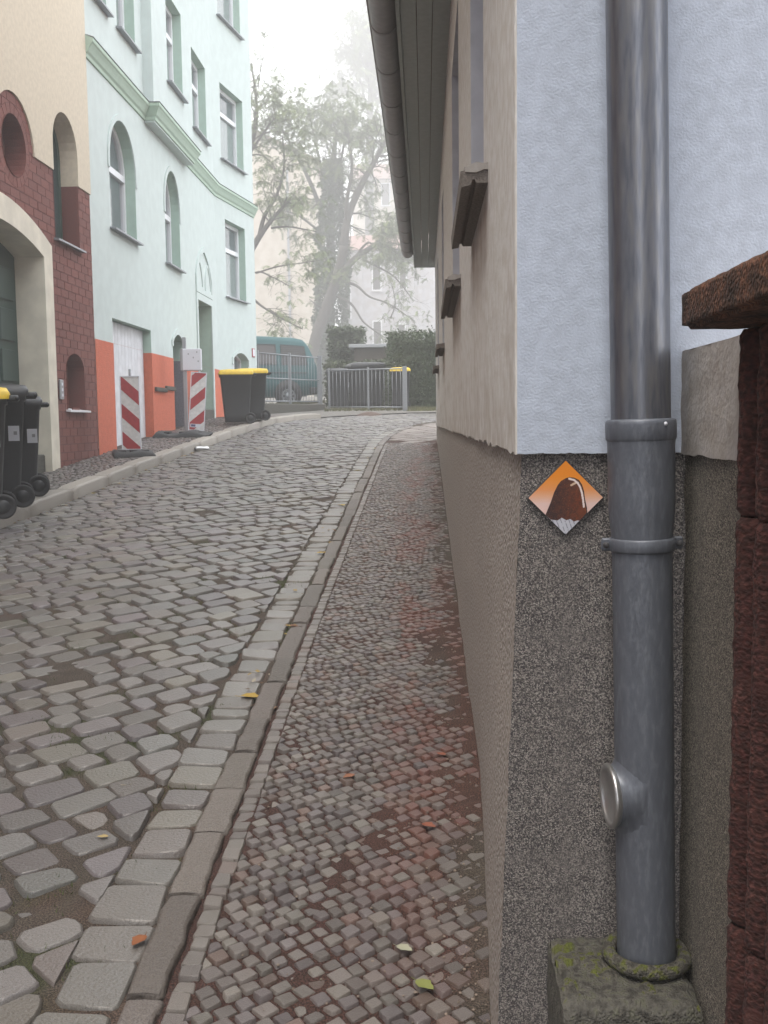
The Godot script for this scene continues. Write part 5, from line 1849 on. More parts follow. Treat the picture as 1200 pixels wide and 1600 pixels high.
func gate_pillar():
	# rendered garden wall that ties the pillar to the house
	var g := thing("garden_wall", "narrow grey rendered wall with pebbled base between downpipe and sandstone pillar", "wall", Vector3(0.6, 0.1, -1.7))
	var off := g.position
	var mb := MB.new(false)
	for k in 12:
		for i in 16:
			var q := []
			for kk in [[i, k], [i + 1, k], [i + 1, k + 1], [i, k + 1]]:
				var z := lerpf(-FZ + 0.001, -1.42, kk[0] / 16.0)
				var y := lerpf(1.386, 1.572, kk[1] / 12.0)
				if kk[1] == 12: y += 0.005 * noi.get_noise_1d(z * 60.0)
				if kk[1] == 0: y += 0.006 * noi.get_noise_1d(z * 50.0 + 20.0)
				q.append(Vector3(0.467 + 0.002 * noi.get_noise_2d(y * 20, z * 20), y, z) - off)
			mb.quad(q[0], q[1], q[2], q[3])
	mb.quad(Vector3(0.467, 1.572, -1.42) - off, Vector3(0.8, 1.575, -1.42) - off, Vector3(0.8, 1.575, -FZ + 0.001) - off, Vector3(0.467, 1.572, -FZ + 0.001) - off)
	part("render", mb, M.low_wall, g)
	mb = MB.new(false)
	for k in 40:
		for i in 12:
			var q := []
			for kk in [[i, k], [i + 1, k], [i + 1, k + 1], [i, k + 1]]:
				var z := lerpf(-FZ + 0.012, -1.42, kk[0] / 12.0)
				var y := lerpf(-0.1, 1.398, kk[1] / 40.0)
				q.append(Vector3(0.4735 + 0.004 * noi.get_noise_2d(y * 12, z * 12), y, z) - off)
			mb.quad(q[0], q[1], q[2], q[3])
	var pm := mat(lin(0.60, 0.59, 0.54), 0.95, M.chip_wall.albedo_texture, 2.6, M.chip_wall.normal_texture, 0.8)
	part("pebbled_base", mb, pm, g)
	# pillar of rough sandstone with vertical flutes
	var o := thing("gate_pillar", "rough dark red sandstone gate pillar with upright flutes and cap stone", "pillar", Vector3(0.6, 0.06, -1.2))
	off = o.position
	var cuts := [-0.1, 0.72, 1.313, 1.574]
	for b in 3:
		mb = MB.new(false)
		var nz := 90
		var ny := int((cuts[b + 1] - cuts[b]) / 0.0085)
		var x_at := func(y: float, dd: float) -> float:
			var fl := 1.0 - absf(sin(PI * (dd - 1.408) / 0.082))
			var x := 0.436 + 0.05 * fl - 0.006 * (1.0 - (y / 1.57)) 
			x += 0.0028 * noi.get_noise_2d(y * 22.0, dd * 30.0) + 0.0022 * noi.get_noise_2d(y * 70.0 + 9.0, dd * 70.0)
			var je := minf(y - cuts[b], cuts[b + 1] - y)
			x += 0.007 * (1.0 - smooth01(0.0, 0.007, je))
			x += 0.012 * (1.0 - smooth01(0.0, 0.012, 1.512 - dd))
			return x
		for j in ny:
			for i in nz:
				var q := []
				for k in [[i, j], [i + 1, j], [i + 1, j + 1], [i, j + 1]]:
					var dd := lerpf(1.512, 0.95, k[0] / float(nz))
					var y: float = lerpf(cuts[b] + 0.0015, cuts[b + 1] - 0.0015, k[1] / float(ny))
					q.append([y, dd])
				var vs := []
				for k in q:
					vs.append(Vector3(x_at.call(k[0], k[1]), k[0], -k[1]) - off)
				for k in [0, 2, 1, 0, 3, 2]:
					var nn := noi.get_noise_2d(q[k][0] * 9.0 + 30.0, q[k][1] * 9.0)
					mb.col(Color(0.085, 0.028, 0.024).lerp(Color(0.125, 0.048, 0.04), clampf(0.5 + nn, 0, 1)))
					mb.v(vs[k])
		mb.col(Color(0.11, 0.04, 0.033))
		mb.quad(Vector3(0.46, cuts[b], -1.512) - off, Vector3(0.46, cuts[b + 1], -1.512) - off, Vector3(0.9, cuts[b + 1], -1.512) - off, Vector3(0.9, cuts[b], -1.512) - off)
		mb.quad(Vector3(0.46, cuts[b], -0.95) - off, Vector3(0.9, cuts[b], -0.95) - off, Vector3(0.9, cuts[b + 1], -0.95) - off, Vector3(0.46, cuts[b + 1], -0.95) - off)
		mb.quad(Vector3(0.46, cuts[b + 1] - 0.002, -0.95) - off, Vector3(0.9, cuts[b + 1] - 0.002, -0.95) - off, Vector3(0.9, cuts[b + 1] - 0.002, -1.512) - off, Vector3(0.46, cuts[b + 1] - 0.002, -1.512) - off)
		part("stone_block", mb, M.sandstone, o)
	# cap stone
	mb = MB.new(false)
	var lo := Vector3(0.369, 1.576, -1.505)
	var hi := Vector3(0.95, 1.634, -0.85)
	var grid := func(a: Vector3, u: Vector3, v: Vector3, nu: int, nv: int):
		for i in nu:
			for j in nv:
				var q := []
				for k in [[i, j], [i + 1, j], [i + 1, j + 1], [i, j + 1]]:
					var p: Vector3 = a + u * (float(k[0]) / nu) + v * (float(k[1]) / nv)
					var c := (lo + hi) / 2
					var hh := (hi - lo) / 2
					var e := (p - c).abs() / hh
					var en := maxf(0.0, e.x - 0.965) / 0.035 if p.x < c.x else 0.0
					var ez := maxf(0.0, e.z - 0.965) / 0.035
					var ey := maxf(0.0, e.y - 0.75) / 0.25
					p.x += 0.008 * ey * ey * (1.0 if en > 0.5 else 0.0) + 0.0018 * noi.get_noise_3d(p.x * 22, p.y * 22, p.z * 22)
					p.z += (0.008 * ey * ey if ez > 0.5 and p.z < c.z else 0.0)
					p.y += -0.005 * maxf(en, ez) * signf(p.y - c.y) * ey + 0.0018 * noi.get_noise_3d(p.x * 18 + 7, p.y * 25, p.z * 25)
					q.append(p)
				for k in [0, 2, 1, 0, 3, 2]:
					var nn := noi.get_noise_3d(q[k].x * 9.0, q[k].y * 14.0, q[k].z * 9.0)
					mb.col(Color(0.055, 0.03, 0.022).lerp(Color(0.20, 0.085, 0.045), clampf(0.42 + nn * 1.5, 0, 1)))
					mb.v(q[k] - off)
	grid.call(Vector3(lo.x, lo.y, lo.z), Vector3(0, 0, hi.z - lo.z), Vector3(0, hi.y - lo.y, 0), 80, 10)
	grid.call(Vector3(hi.x, lo.y, lo.z), Vector3(lo.x - hi.x, 0, 0), Vector3(0, hi.y - lo.y, 0), 60, 10)
	grid.call(Vector3(lo.x, hi.y, hi.z), Vector3(hi.x - lo.x, 0, 0), Vector3(0, 0, lo.z - hi.z), 60, 70)
	grid.call(Vector3(lo.x, lo.y, lo.z), Vector3(hi.x - lo.x, 0, 0), Vector3(0, 0, hi.z - lo.z), 60, 70)
	grid.call(Vector3(lo.x, lo.y, hi.z), Vector3(hi.x - lo.x, 0, 0), Vector3(0, hi.y - lo.y, 0), 30, 8)
	part("cap_stone", mb, M.sandstone, o)

# ---------------------------------------------------------------- bins
func wheelie_bin(label: String, pos: Vector3, turn: float, h: float, wd: float, dp: float, lid: Material, group: String, sticker := true) -> Node3D:
	var o := thing("wheelie_bin", label, "bin", pos, turn, group)
	var ring := func(y: float, x0: float, x1: float, z: float, r: float) -> Array:
		var p := []
		for c in [[x1 - r, z - r, 0], [x0 + r, z - r, 1], [x0 + r, -z + r, 2], [x1 - r, -z + r, 3]]:
			for k in 4:
				var a: float = PI / 2 * c[2] + PI / 2 * k / 3.0
				p.append(Vector3(c[0] + cos(a) * r, y, c[1] + sin(a) * r))
		return p
	var hx := dp / 2
	var hz := wd / 2
	var lv := [ring.call(0.03, -hx * 0.70, hx * 0.66, hz * 0.76, 0.03), ring.call(0.16, -hx * 0.74, hx * 0.70, hz * 0.80, 0.03), ring.call(h * 0.86, -hx * 0.93, hx * 0.86, hz * 0.93, 0.035), ring.call(h * 0.865, -hx * 0.99, hx * 0.90, hz * 1.0, 0.03), ring.call(h * 0.915, -hx * 1.0, hx * 0.91, hz * 1.01, 0.03)]
	var mb := MB.new(false)
	for i in lv.size() - 1:
		for k in 16:
			var l := (k + 1) % 16
			mb.quad(lv[i][l], lv[i][k], lv[i + 1][k], lv[i + 1][l])
	for k in range(1, 15): mb.tri(lv[0][0], lv[0][k], lv[0][k + 1])
	part("body", mb, M.bin, o)
	mb = MB.new(false)
	var ll := [ring.call(h * 0.90, -hx * 1.03, hx * 0.95, hz * 1.03, 0.03), ring.call(h * 0.945, -hx * 1.03, hx * 0.97, hz * 1.03, 0.03), ring.call(h * 0.985, -hx * 0.93, hx * 0.90, hz * 0.9, 0.06), ring.call(h * 1.0, -hx * 0.6, hx * 0.6, hz * 0.5, 0.06)]
	for i in ll.size() - 1:
		for k in 16:
			var l := (k + 1) % 16
			mb.quad(ll[i][l], ll[i][k], ll[i + 1][k], ll[i + 1][l])
	for k in range(1, 15): mb.tri(ll[3][0], ll[3][k + 1], ll[3][k])
	part("lid", mb, lid, o)
	mb = MB.new(false)
	mb.tube([Vector3(hx * 1.12, h * 0.905, -hz * 0.9), Vector3(hx * 1.12, h * 0.905, hz * 0.9)], [0.017, 0.017], 8)
	for s in [-0.8, -0.25, 0.25, 0.8]:
		mb.rbox(Vector3(hx * 0.86, h * 0.885, s * hz - 0.02), Vector3(hx * 1.15, h * 0.93, s * hz + 0.02), 0.008)
	part("handle", mb, M.bin_lid, o)
	for s in [-1, 1]:
		mb = MB.new(false)
		var tr := Transform3D(Basis(Vector3.RIGHT, PI / 2), Vector3(hx * 0.74, 0.1, s * hz * 0.90 - 0.025))
		mb.lathe([Vector2(0.0, 0.0), Vector2(0.085, 0.0), Vector2(0.1, 0.008), Vector2(0.1, 0.042), Vector2(0.085, 0.05), Vector2(0.08, 0.046), Vector2(0.0, 0.046)], tr, 24)
		var wh := part("wheel", mb, M.rubber, o)
		mb = MB.new(false)
		mb.lathe([Vector2(0.0, 0.052), Vector2(0.05, 0.05), Vector2(0.055, 0.045)], tr, 16)
		part("hub", mb, M.bin_lid, wh)
	mb = MB.new(false)
	mb.tube([Vector3(hx * 0.78, 0.1, -hz * 0.86), Vector3(hx * 0.78, 0.1, hz * 0.86)], [0.012, 0.012], 6)
	part("axle", mb, M.dark_iron, o)
	if sticker:
		var k0 := Vector3(hx * 0.60, h * 0.60, hz * 0.889)
		mb = MB.new()
		var tl := Transform3D(Basis(Vector3(0, 0, 1), -0.0).rotated(Vector3.RIGHT, 0.085), k0)
		mb.box(Vector3(-0.045, -0.065, 0.004), Vector3(0.045, 0.065, 0.008), tl)
		var st := part("sticker", mb, M.label_white, o)
		mb = MB.new()
		mb.box(Vector3(-0.002, -0.012, 0.008), Vector3(0.026, 0.018, 0.0095), tl)
		part("print", mb, M.metal_grey, st)
	return o

func bins():
	var gy := func(d: float) -> float: return H(d) + 0.117
	wheelie_bin("large dark bin with yellow lid cut off by the picture's left edge", at(-3.75, gy.call(8.24), 8.24), 0.38, 1.07, 0.58, 0.73, M.yellow, "bins by the portal")
	wheelie_bin("large dark bin with black lid, middle of the three by the portal", at(-3.827, gy.call(8.836), 8.836), 0.38, 1.07, 0.58, 0.73, M.bin_lid, "bins by the portal")
	wheelie_bin("smaller dark bin with black lid, nearest the brick wall", at(-3.87, gy.call(9.51), 9.51), 0.36, 0.94, 0.48, 0.56, M.bin_lid, "bins by the portal")
	wheelie_bin("dark bin with yellow lid nearer the orange wall beside the kerb", at(-3.42, gy.call(18.6), 18.6), 0.22, 0.98, 0.52, 0.62, M.yellow, "yellow-lidded bins by the mint house", false)
	wheelie_bin("dark bin with yellow lid half hidden behind its twin at kerb", at(-3.26, gy.call(19.35), 19.35), 0.18, 0.98, 0.52, 0.62, M.yellow, "yellow-lidded bins by the mint house", false)
	var fy := func(d: float) -> float: return H(d) + 0.03
	wheelie_bin("black bin with small white sticker behind the low fence", at(-2.28, fy.call(27.1), 27.1), PI * 0.5, 1.05, 0.58, 0.7, M.bin_lid, "bins behind the fence")
	var big := wheelie_bin("wide black refuse container behind the low fence beside hedge", at(-1.6, fy.call(27.9), 27.9), PI * 0.5 + 0.3, 1.2, 0.95, 0.8, M.bin_lid, "bins behind the fence", false)
	big.set_meta("category", "container")
	wheelie_bin("bin with yellow lid behind the right end of low fence", at(-0.62, fy.call(26.1), 26.1), PI * 0.5, 1.05, 0.5, 0.6, M.yellow, "bins behind the fence", false)

# ---------------------------------------------------------------- barrier boards
func barriers():
	for b in [0, 1]:
		var d: float = [13.3, 16.35][b]
		var x: float = [-3.845, -3.67][b]
		var gy := H(d) + 0.12
		var o := thing("barrier_board", ["red and white barrier board upright in front of garage door", "red and white barrier board leaning beside the notice box"][b], "barrier", at(x, gy, d), [0.12, 0.2][b], "roadworks barrier boards")
		var t := Transform3D(Basis(Vector3(0, 0, 1), [0.0, -0.07][b]), Vector3(0, [0.055, 0.06][b], 0))
		var W := 0.125
		var Ht := [0.96, 0.93][b] as float
		var mb := MB.new()
		mb.rbox(Vector3(-W, 0, -0.02), Vector3(W, Ht, 0.012), 0.01, t)
		part("board", mb, M.sign_white, o)
		mb = MB.new()
		var outer := rect(-W, 0, W, Ht)
		mb.ring(outer, inset(outer, 0.012), t, 0.005, 0.02)
		part("edge", mb, M.label_white, o)
		for k in [-1, 0, 1, 2, 3]:
			var s := -1.0 if b == 0 else 1.0
			var y0: float = [0.32, 0.05][b] + k * [0.36, 0.37][b] 
			var band := PackedVector2Array([Vector2(-W, y0 - s * 0.115), Vector2(W, y0 + s * 0.115), Vector2(W, y0 + s * 0.115 + 0.18), Vector2(-W, y0 - s * 0.115 + 0.18)])
			for p in Geometry2D.intersect_polygons(band, inset(outer, 0.013)):
				mb = MB.new()
				mb.prism(p, t, 0.011, 0.0145, false)
				part("red_stripe", mb, M.red, o)
		mb = MB.new()
		mb.rbox(Vector3(-0.04, -0.06, -0.02), Vector3(0.04, 0.0, 0.012), 0.004, t)
		part("foot_pin", mb, M.blue, o)
		mb = MB.new(false)
		mb.tube([t * Vector3(0, Ht - 0.3, -0.035), t * Vector3(0, Ht + [0.09, 0.01][b], -0.035)], [0.016, 0.016], 8)
		part("lamp_post", mb, M.galv, o)
		if b == 1:
			mb = MB.new()
			mb.rbox(Vector3(-0.1, 0.05, 0.0146), Vector3(0.06, 0.105, 0.016), 0.001, t)
			var st := part("sticker", mb, M.label_white, o)
			mb = MB.new()
			mb.box(Vector3(-0.09, 0.06, 0.016), Vector3(-0.02, 0.095, 0.0165), t)
			part("print", mb, M.blue, st)
	# recycled rubber feet
	for f in [[at(-3.78, H(13.1) + 0.125, 13.15), 0.35, 0.52, 0.42, "flat dark rubber foot in front of the upright barrier board"], [at(-3.82, H(16.0) + 0.125, 16.05), 0.0, 0.86, 0.42, "long wavy dark rubber foot below the leaning barrier board"]]:
		var o := thing("rubber_plate", f[4], "rubber plate", f[0], f[1], "rubber barrier feet")
		var mb := MB.new(false)
		var n := 16
		var rows := []
		for i in n + 1:
			var u := lerpf(-f[2] / 2, f[2] / 2, float(i) / n)
			var hgt: float = 0.055 + (0.03 * sin(u * 11.0) if f[2] > 0.7 else 0.008 * sin(u * 20.0))
			if i == 0 or i == n: hgt = 0.02
			rows.append([Vector3(u, -0.02, f[3] / 2), Vector3(u, hgt * 0.6, f[3] / 2), Vector3(u, hgt, f[3] / 2 - 0.05), Vector3(u, hgt + 0.03 * 0.072 * 0, -f[3] / 2 + 0.05), Vector3(u, hgt * 0.6 + 0.02, -f[3] / 2), Vector3(u, -0.02, -f[3] / 2)])
		for i in n:
			for j in 5: mb.quad(rows[i][j], rows[i + 1][j], rows[i + 1][j + 1], rows[i][j + 1])
		for e in [rows[0], rows[n]]:
			for j in range(1, 5): mb.tri(e[0], e[j], e[j + 1])
		var b := part("slab", mb, M.foot, o)
		b.rotation.x = 0.07
		for k in [-0.28, 0.0, 0.28]:
			mb = MB.new()
			mb.rbox(Vector3(k * f[2] - 0.05, 0.04, -0.06), Vector3(k * f[2] + 0.05, 0.068, 0.06), 0.006)
			var sl := part("slot_block", mb, M.rubber, o)
			sl.rotation.x = 0.07
	# notice box on a post
	var o := thing("notice_box", "white notice box on a grey post beside the arched doorway", "sign", at(-3.98, H(17.0) + 0.12, 17.0), 0.1)
	var mb := MB.new()
	mb.rbox(Vector3(-0.03, -0.05, -0.03), Vector3(0.03, 1.55, 0.03), 0.005)
	part("post", mb, M.metal_grey, o)
	mb = MB.new()
	mb.rbox(Vector3(-0.06, 1.0, -0.05), Vector3(0.28, 1.36, 0.06), 0.012)
	var bxn := part("box", mb, M.label_white, o)
	mb = MB.new()
	mb.rbox(Vector3(-0.065, 1.0, -0.045), Vector3(-0.02, 1.36, 0.064), 0.006)
	part("hinge_side", mb, M.metal_grey, bxn)
	for k in [[0.06, 1.26], [0.14, 1.2], [0.2, 1.29], [0.22, 1.14]]:
		mb = MB.new()
		mb.box(Vector3(k[0], k[1], 0.06), Vector3(k[0] + 0.02, k[1] + 0.025, 0.062))
		part("print", mb, M.metal_grey, bxn)

# ---------------------------------------------------------------- fences
func fence(label: String, p0: Vector2, p1: Vector2, y0: float, y1: float, t0: float, t1: float, step: float, posts: Array, called: String):
	var o := thing(called, label, "fence", at(p0.x, y0, p0.y))
	var off := o.position
	var pt := func(f: float, k: float) -> Vector3: # along, up (0 foot, 1 top)
		return at(lerpf(p0.x, p1.x, f), lerpf(lerpf(y0, y1, f), lerpf(t0, t1, f), k), lerpf(p0.y, p1.y, f)) - off
	var l := p0.distance_to(p1)
	for k in [0.06, 0.97] + ([0.5] if called == "railing" else []):
		var mb := MB.new(false)
		mb.tube([pt.call(0.0, k), pt.call(1.0, k)], [0.018, 0.018], 6)
		part("rail", mb, M.galv, o)
	var n := int(l / step)
	for i in range(1, n):
		var f := float(i) / n
		var mb := MB.new(false)
		mb.tube([pt.call(f, 0.06), pt.call(f, 0.97)], [0.007, 0.007], 5)
		part("bar", mb, M.galv, o)
	for q in posts:
		var mb := MB.new()
		var a: Vector3 = pt.call(q[0], 0.0)
		var b: Vector3 = pt.call(q[0], 1.0)
		mb.rbox(Vector3(a.x - q[1], a.y - 0.1, a.z - q[1]), Vector3(a.x + q[1], b.y + 0.02, a.z + q[1]), 0.006)
		part("post", mb, M.galv, o)

func fences():
	var w := thing("low_concrete_wall", "low weathered concrete wall under the railing by the van", "wall", at(-3.3, H(25) - 0.1, 25.1))
	var mb := MB.new()
	var dir := Vector2(-2.62 + 3.98, 26.35 - 23.95)
	var a := atan2(dir.y, dir.x)
	mb.rbox(Vector3(-dir.length() / 2, 0, -0.09), Vector3(dir.length() / 2, 0.34, 0.09), 0.015)
	part("block", mb, M.concrete, w)
	w.rotation.y = a
	fence("galvanised railing on low wall in front of the teal van", Vector2(-3.93, 24.05), Vector2(-2.68, 26.25), 1.91, 1.93, 3.15, 3.14, 0.118, [[0.0, 0.045], [0.5, 0.03], [1.0, 0.055]], "railing")
	fence("low galvanised gate fence in front of the bins and hedge", Vector2(-2.45, 26.3), Vector2(-0.49, 25.0), 1.80, 1.75, 2.82, 2.775, 0.118, [[0.0, 0.025], [0.53, 0.025], [1.0, 0.055]], "gate_fence")

# ---------------------------------------------------------------- van
func van():
	var o := thing("van", "teal van with slatted rear side window parked behind the railing", "van", at(-2.95, H(28.3) + 0.03, 28.3), deg_to_rad(25.0))
	# local: rear end at x = 0, front at x = -4.7, near side at z = 0, far side at z = -1.84
	var S := [[0.0, 0.52, 1.0], [-0.02, 0.45, 1.12], [-0.1, 0.38, 1.45], [-0.22, 0.34, 1.75], [-0.36, 0.32, 1.88], [-0.6, 0.31, 1.925], [-1.5, 0.30, 1.95], [-2.6, 0.30, 1.95], [-3.1, 0.30, 1.9], [-3.5, 0.30, 1.62], [-3.85, 0.30, 1.22], [-4.45, 0.32, 1.02], [-4.68, 0.4, 0.8]]
	var mb := MB.new(false)
	var rows := []
	for s in S:
		var r := []
		var bl := minf(1.05, s[2] - 0.06)
		var hs := [[0.0, s[1]], [-0.0, (s[1] + bl) / 2 ], [0.02, bl], [0.13 * clampf((s[2] - 1.05) / 0.8, 0.05, 1), s[2] - 0.16 * clampf(s[2] - 1.0, 0.1, 1)], [0.2, s[2] - 0.03], [0.45, s[2]]]
		for h in hs: r.append(Vector3(s[0], h[1], -h[0]))
		for k in range(hs.size() - 1, -1, -1): r.append(Vector3(s[0], hs[k][1], -1.84 + hs[k][0]))
		rows.append(r)
	for i in rows.size() - 1:
		for j in rows[0].size() - 1:
			mb.quad(rows[i][j], rows[i][j + 1], rows[i + 1][j + 1], rows[i + 1][j])
		mb.quad(rows[i][-1], rows[i][0], rows[i + 1][0], rows[i + 1][-1])
	for e in [rows[0], rows[-1]]:
		for j in range(1, e.size() - 1): mb.tri(e[0], e[j], e[j + 1])
	part("body", mb, M.teal, o)
	# side windows lie in the sloping side above the belt line
	var tw := Transform3D(Basis(Vector3(1, 0, 0), Vector3(0, 0.985, -0.172).normalized(), Vector3(0, 0.172, 0.985)), Vector3(0, 1.06, -0.012))
	for w in [[-1.02, -0.34, true], [-2.05, -1.15, false], [-3.02, -2.2, false]]:
		mb = MB.new()
		var p := PackedVector2Array([Vector2(w[0], 0.09), Vector2(w[1] + (0.06 if w[2] else 0.0), 0.09), Vector2(w[1], 0.66 if not w[2] else 0.62), Vector2(w[0], 0.66)])
		mb.prism(p, tw, 0.0, 0.016, false)
		var wn := part("side_window", mb, M.van_glass, o)
		mb = MB.new()
		mb.ring(p, inset(p, 0.03), tw, 0.01, 0.022)
		part("seal", mb, M.van_trim, wn)
		if w[2]:
			for k in 9:
				mb = MB.new()
				mb.box(Vector3(w[0] + 0.04, 0.14 + k * 0.055, 0.014), Vector3(w[1] - 0.0, 0.165 + k * 0.055, 0.024), tw)
				part("slat", mb, M.van_slat, wn)
	for u in [-1.09, -2.12]:
		mb = MB.new()
		mb.box(Vector3(u - 0.006, 0.36, -0.01), Vector3(u + 0.006, 1.06, 0.003))
		part("door_seam", mb, M.van_trim, o)
	mb = MB.new()
	mb.rbox(Vector3(-2.1, 0.93, 0.0), Vector3(-0.3, 0.96, 0.02), 0.005)
	part("slide_rail", mb, M.van_trim, o)
	# wheels
	for x in [-0.85, -3.75]:
		mb = MB.new(false)
		mb.lathe([Vector2(0.0, 0.0), Vector2(0.39, 0.0), Vector2(0.39, 0.025), Vector2(0.0, 0.025)], Transform3D(Basis(Vector3.RIGHT, PI / 2), Vector3(x, 0.36, -0.012)), 28)
		part("wheel_arch", mb, M.van_trim, o)
		mb = MB.new(false)
		var tr := Transform3D(Basis(Vector3.RIGHT, PI / 2), Vector3(x, 0.31, -0.2))
		mb.lathe([Vector2(0.0, 0.0), Vector2(0.29, 0.0), Vector2(0.31, 0.03), Vector2(0.31, 0.21), Vector2(0.29, 0.235), Vector2(0.2, 0.235), Vector2(0.2, 0.2), Vector2(0, 0.2)], tr, 32)
		var wh := part("wheel", mb, M.rubber, o)
		mb = MB.new(false)
		mb.lathe([Vector2(0.2, 0.235), Vector2(0.185, 0.242), Vector2(0.175, 0.225), Vector2(0.07, 0.235), Vector2(0.06, 0.25), Vector2(0.0, 0.252)], tr, 32)
		part("rim", mb, M.galv, wh)
		for k in 8:
			var a := TAU * k / 8
			mb = MB.new()
			mb.rbox(Vector3(-0.03, 0.1, 0.0), Vector3(0.03, 0.155, 0.006), 0.01, Transform3D(Basis(Vector3(0, 0, 1), a), Vector3(x, 0.31, 0.032)))
			part("hole", mb, M.van_trim, wh)
	# rear
	mb = MB.new()
	mb.rbox(Vector3(-0.25, 0.36, -1.86), Vector3(0.09, 0.56, 0.02), 0.03)
	part("bumper", mb, M.van_trim, o)
	for z in [-0.12, -1.72]:
		mb = MB.new()
		mb.rbox(Vector3(-0.06, 0.66, z - 0.09), Vector3(0.015, 0.98, z + 0.09), 0.015)
		part("tail_light", mb, M.red, o)
	mb = MB.new()
	var trr := Transform3D(Basis(Vector3(0, 0, -1), Vector3(-0.28, 0.96, 0).normalized(), Vector3(0.96, 0.28, 0)), Vector3(-0.028, 1.15, -0.92))
	mb.prism(rect(-0.6, 0.04, 0.6, 0.55), trr, -0.02, 0.02, false)
	part("rear_window", mb, M.van_glass, o)

# ---------------------------------------------------------------- small things
func small_things():
	# fallen leaves: x, d, height over the road, size, colour, words
	var lv := [
		[-0.735, 4.16, 0.013, 0.10, Color(0.36, 0.24, 0.05), "yellow fallen leaf on the gutter setts beside the kerb"],
		[-0.715, 2.39, 0.013, 0.055, Color(0.24, 0.085, 0.03), "orange brown fallen leaf on large gutter sett near the picture's bottom"],
		[-0.265, 3.32, 0.034, 0.05, Color(0.26, 0.11, 0.06), "pale brown fallen leaf in the middle of mosaic pavement"],
		[0.0, 2.96, 0.036, 0.05, Color(0.25, 0.085, 0.05), "red brown fallen leaf on sandy pavement edge near the wall"],
		[-0.012, 2.19, 0.036, 0.055, Color(0.20, 0.22, 0.06), "greenish fallen leaf on the pavement at the picture's bottom"],
		[-0.06, 2.33, 0.036, 0.045, Color(0.33, 0.33, 0.24), "pale grey green fallen leaf on the lower pavement"],
		[0.045, 3.5, 0.038, 0.04, Color(0.26, 0.09, 0.05), "small reddish fallen leaf close to the house base"],
		[-0.71, 5.25, 0.016, 0.085, Color(0.15, 0.075, 0.04), "curled dark brown fallen leaf against the low kerb"],
		[-0.975, 2.93, 0.013, 0.035, Color(0.38, 0.29, 0.13), "tiny straw coloured fallen leaf in a joint of the near setts"],
		[-0.735, 7.2, 0.013, 0.10, Color(0.36, 0.25, 0.05), "yellow fallen leaf lower of the pair farther up the gutter"],
		[-0.70, 7.55, 0.013, 0.09, Color(0.30, 0.21, 0.06), "ochre fallen leaf upper of the pair farther up the gutter"],
		[-0.775, 9.4, 0.013, 0.10, Color(0.36, 0.27, 0.06), "yellow fallen leaf in the gutter about half way up the hill"],
		[-0.80, 12.1, 0.013, 0.11, Color(0.36, 0.28, 0.08), "yellowish fallen leaf highest up the right gutter"],
		[-3.42, 9.55, 0.013, 0.08, Color(0.34, 0.27, 0.16), "pale fallen leaf at the foot of the left kerb near the bins"],
		[-3.40, 10.35, 0.013, 0.09, Color(0.38, 0.29, 0.08), "yellow fallen leaf at the foot of the left kerb below the brick wall"],
		[-1.02, 3.3, 0.013, 0.04, Color(0.5, 0.44, 0.3), "small whitish fallen leaf between setts left of the kerb"],
	]
	for l in lv:
		var o := thing("fallen_leaf", l[5], "leaf", at(l[0], H(l[1]) + l[2], l[1]), rng.randf() * TAU, "fallen leaves")
		var mb := MB.new(false)
		var s: float = l[3]
		var n := 6
		var cup := rng.randf_range(0.15, 0.35)
		mb.col(l[4])
		for i in n:
			var q := []
			for k in [[i, -1], [i + 1, -1], [i + 1, 0], [i, 0], [i, 0], [i + 1, 0], [i + 1, 1], [i, 1]]:
				var t: float = float(k[0]) / n
				var wd := sin(PI * pow(t, 0.8)) * 0.32 * (1.0 + 0.15 * sin(t * 17.0))
				q.append(Vector3((t - 0.5) * s, absf(k[1]) * wd * cup * s + 0.12 * s * (t - 0.5) * (t - 0.5) * 4.0 * cup + 0.002, k[1] * wd * s))
			mb.quad(q[0], q[1], q[2], q[3]); mb.quad(q[4], q[5], q[6], q[7])
		part("blade", mb, M.litter, o)
		mb = MB.new(false)
		mb.col(l[4] * 0.7)
		mb.tube([Vector3(-s * 0.5, 0.003, 0), Vector3(-s * 0.72, 0.006, s * 0.06)], [s * 0.018, s * 0.012], 5)
		part("stalk", mb, M.litter, o)
	# crumpled can by the left kerb
	var o := thing("crushed_can", "crushed silver can lying at the foot of left kerb", "can", at(-3.24, H(14.75) + 0.04, 14.75), 0.9)
	var mb := MB.new(false)
	mb.lathe([Vector2(0, -0.12), Vector2(0.028, -0.12), Vector2(0.036, -0.1), Vector2(0.03, -0.03), Vector2(0.036, 0.03), Vector2(0.033, 0.1), Vector2(0.026, 0.115), Vector2(0, 0.115)], Transform3D(Basis(Vector3(0, 0, 1), PI / 2)), 14)
	part("shell", mb, M.rim_metal, o)
	mb = MB.new(false)
	mb.lathe([Vector2(0, 0.1155), Vector2(0.024, 0.1165), Vector2(0.026, 0.118), Vector2(0.0, 0.1175)], Transform3D(Basis(Vector3(0, 0, 1), PI / 2)), 14)
	part("top", mb, M.galv, o)
	# spill of earth on the bend
	mb = MB.new(false)
	for i in 14:
		for j in 10:
			var q := []
			for k in [[i, j], [i + 1, j], [i + 1, j + 1], [i, j + 1]]:
				var x := lerpf(-1.6, -0.95, k[0] / 14.0)
				var d := lerpf(22.9, 23.7, k[1] / 10.0)
				var r := Vector2((x + 1.27) / 0.32, (d - 23.3) / 0.4).length()
				q.append(at(x, H(d) + 0.0 + 0.09 * maxf(0.0, 1.0 - r * r) + 0.03 * noi.get_noise_2d(x * 6, d * 6) * maxf(0.0, 1.0 - r), d))
			mb.quad(q[0], q[1], q[2], q[3])
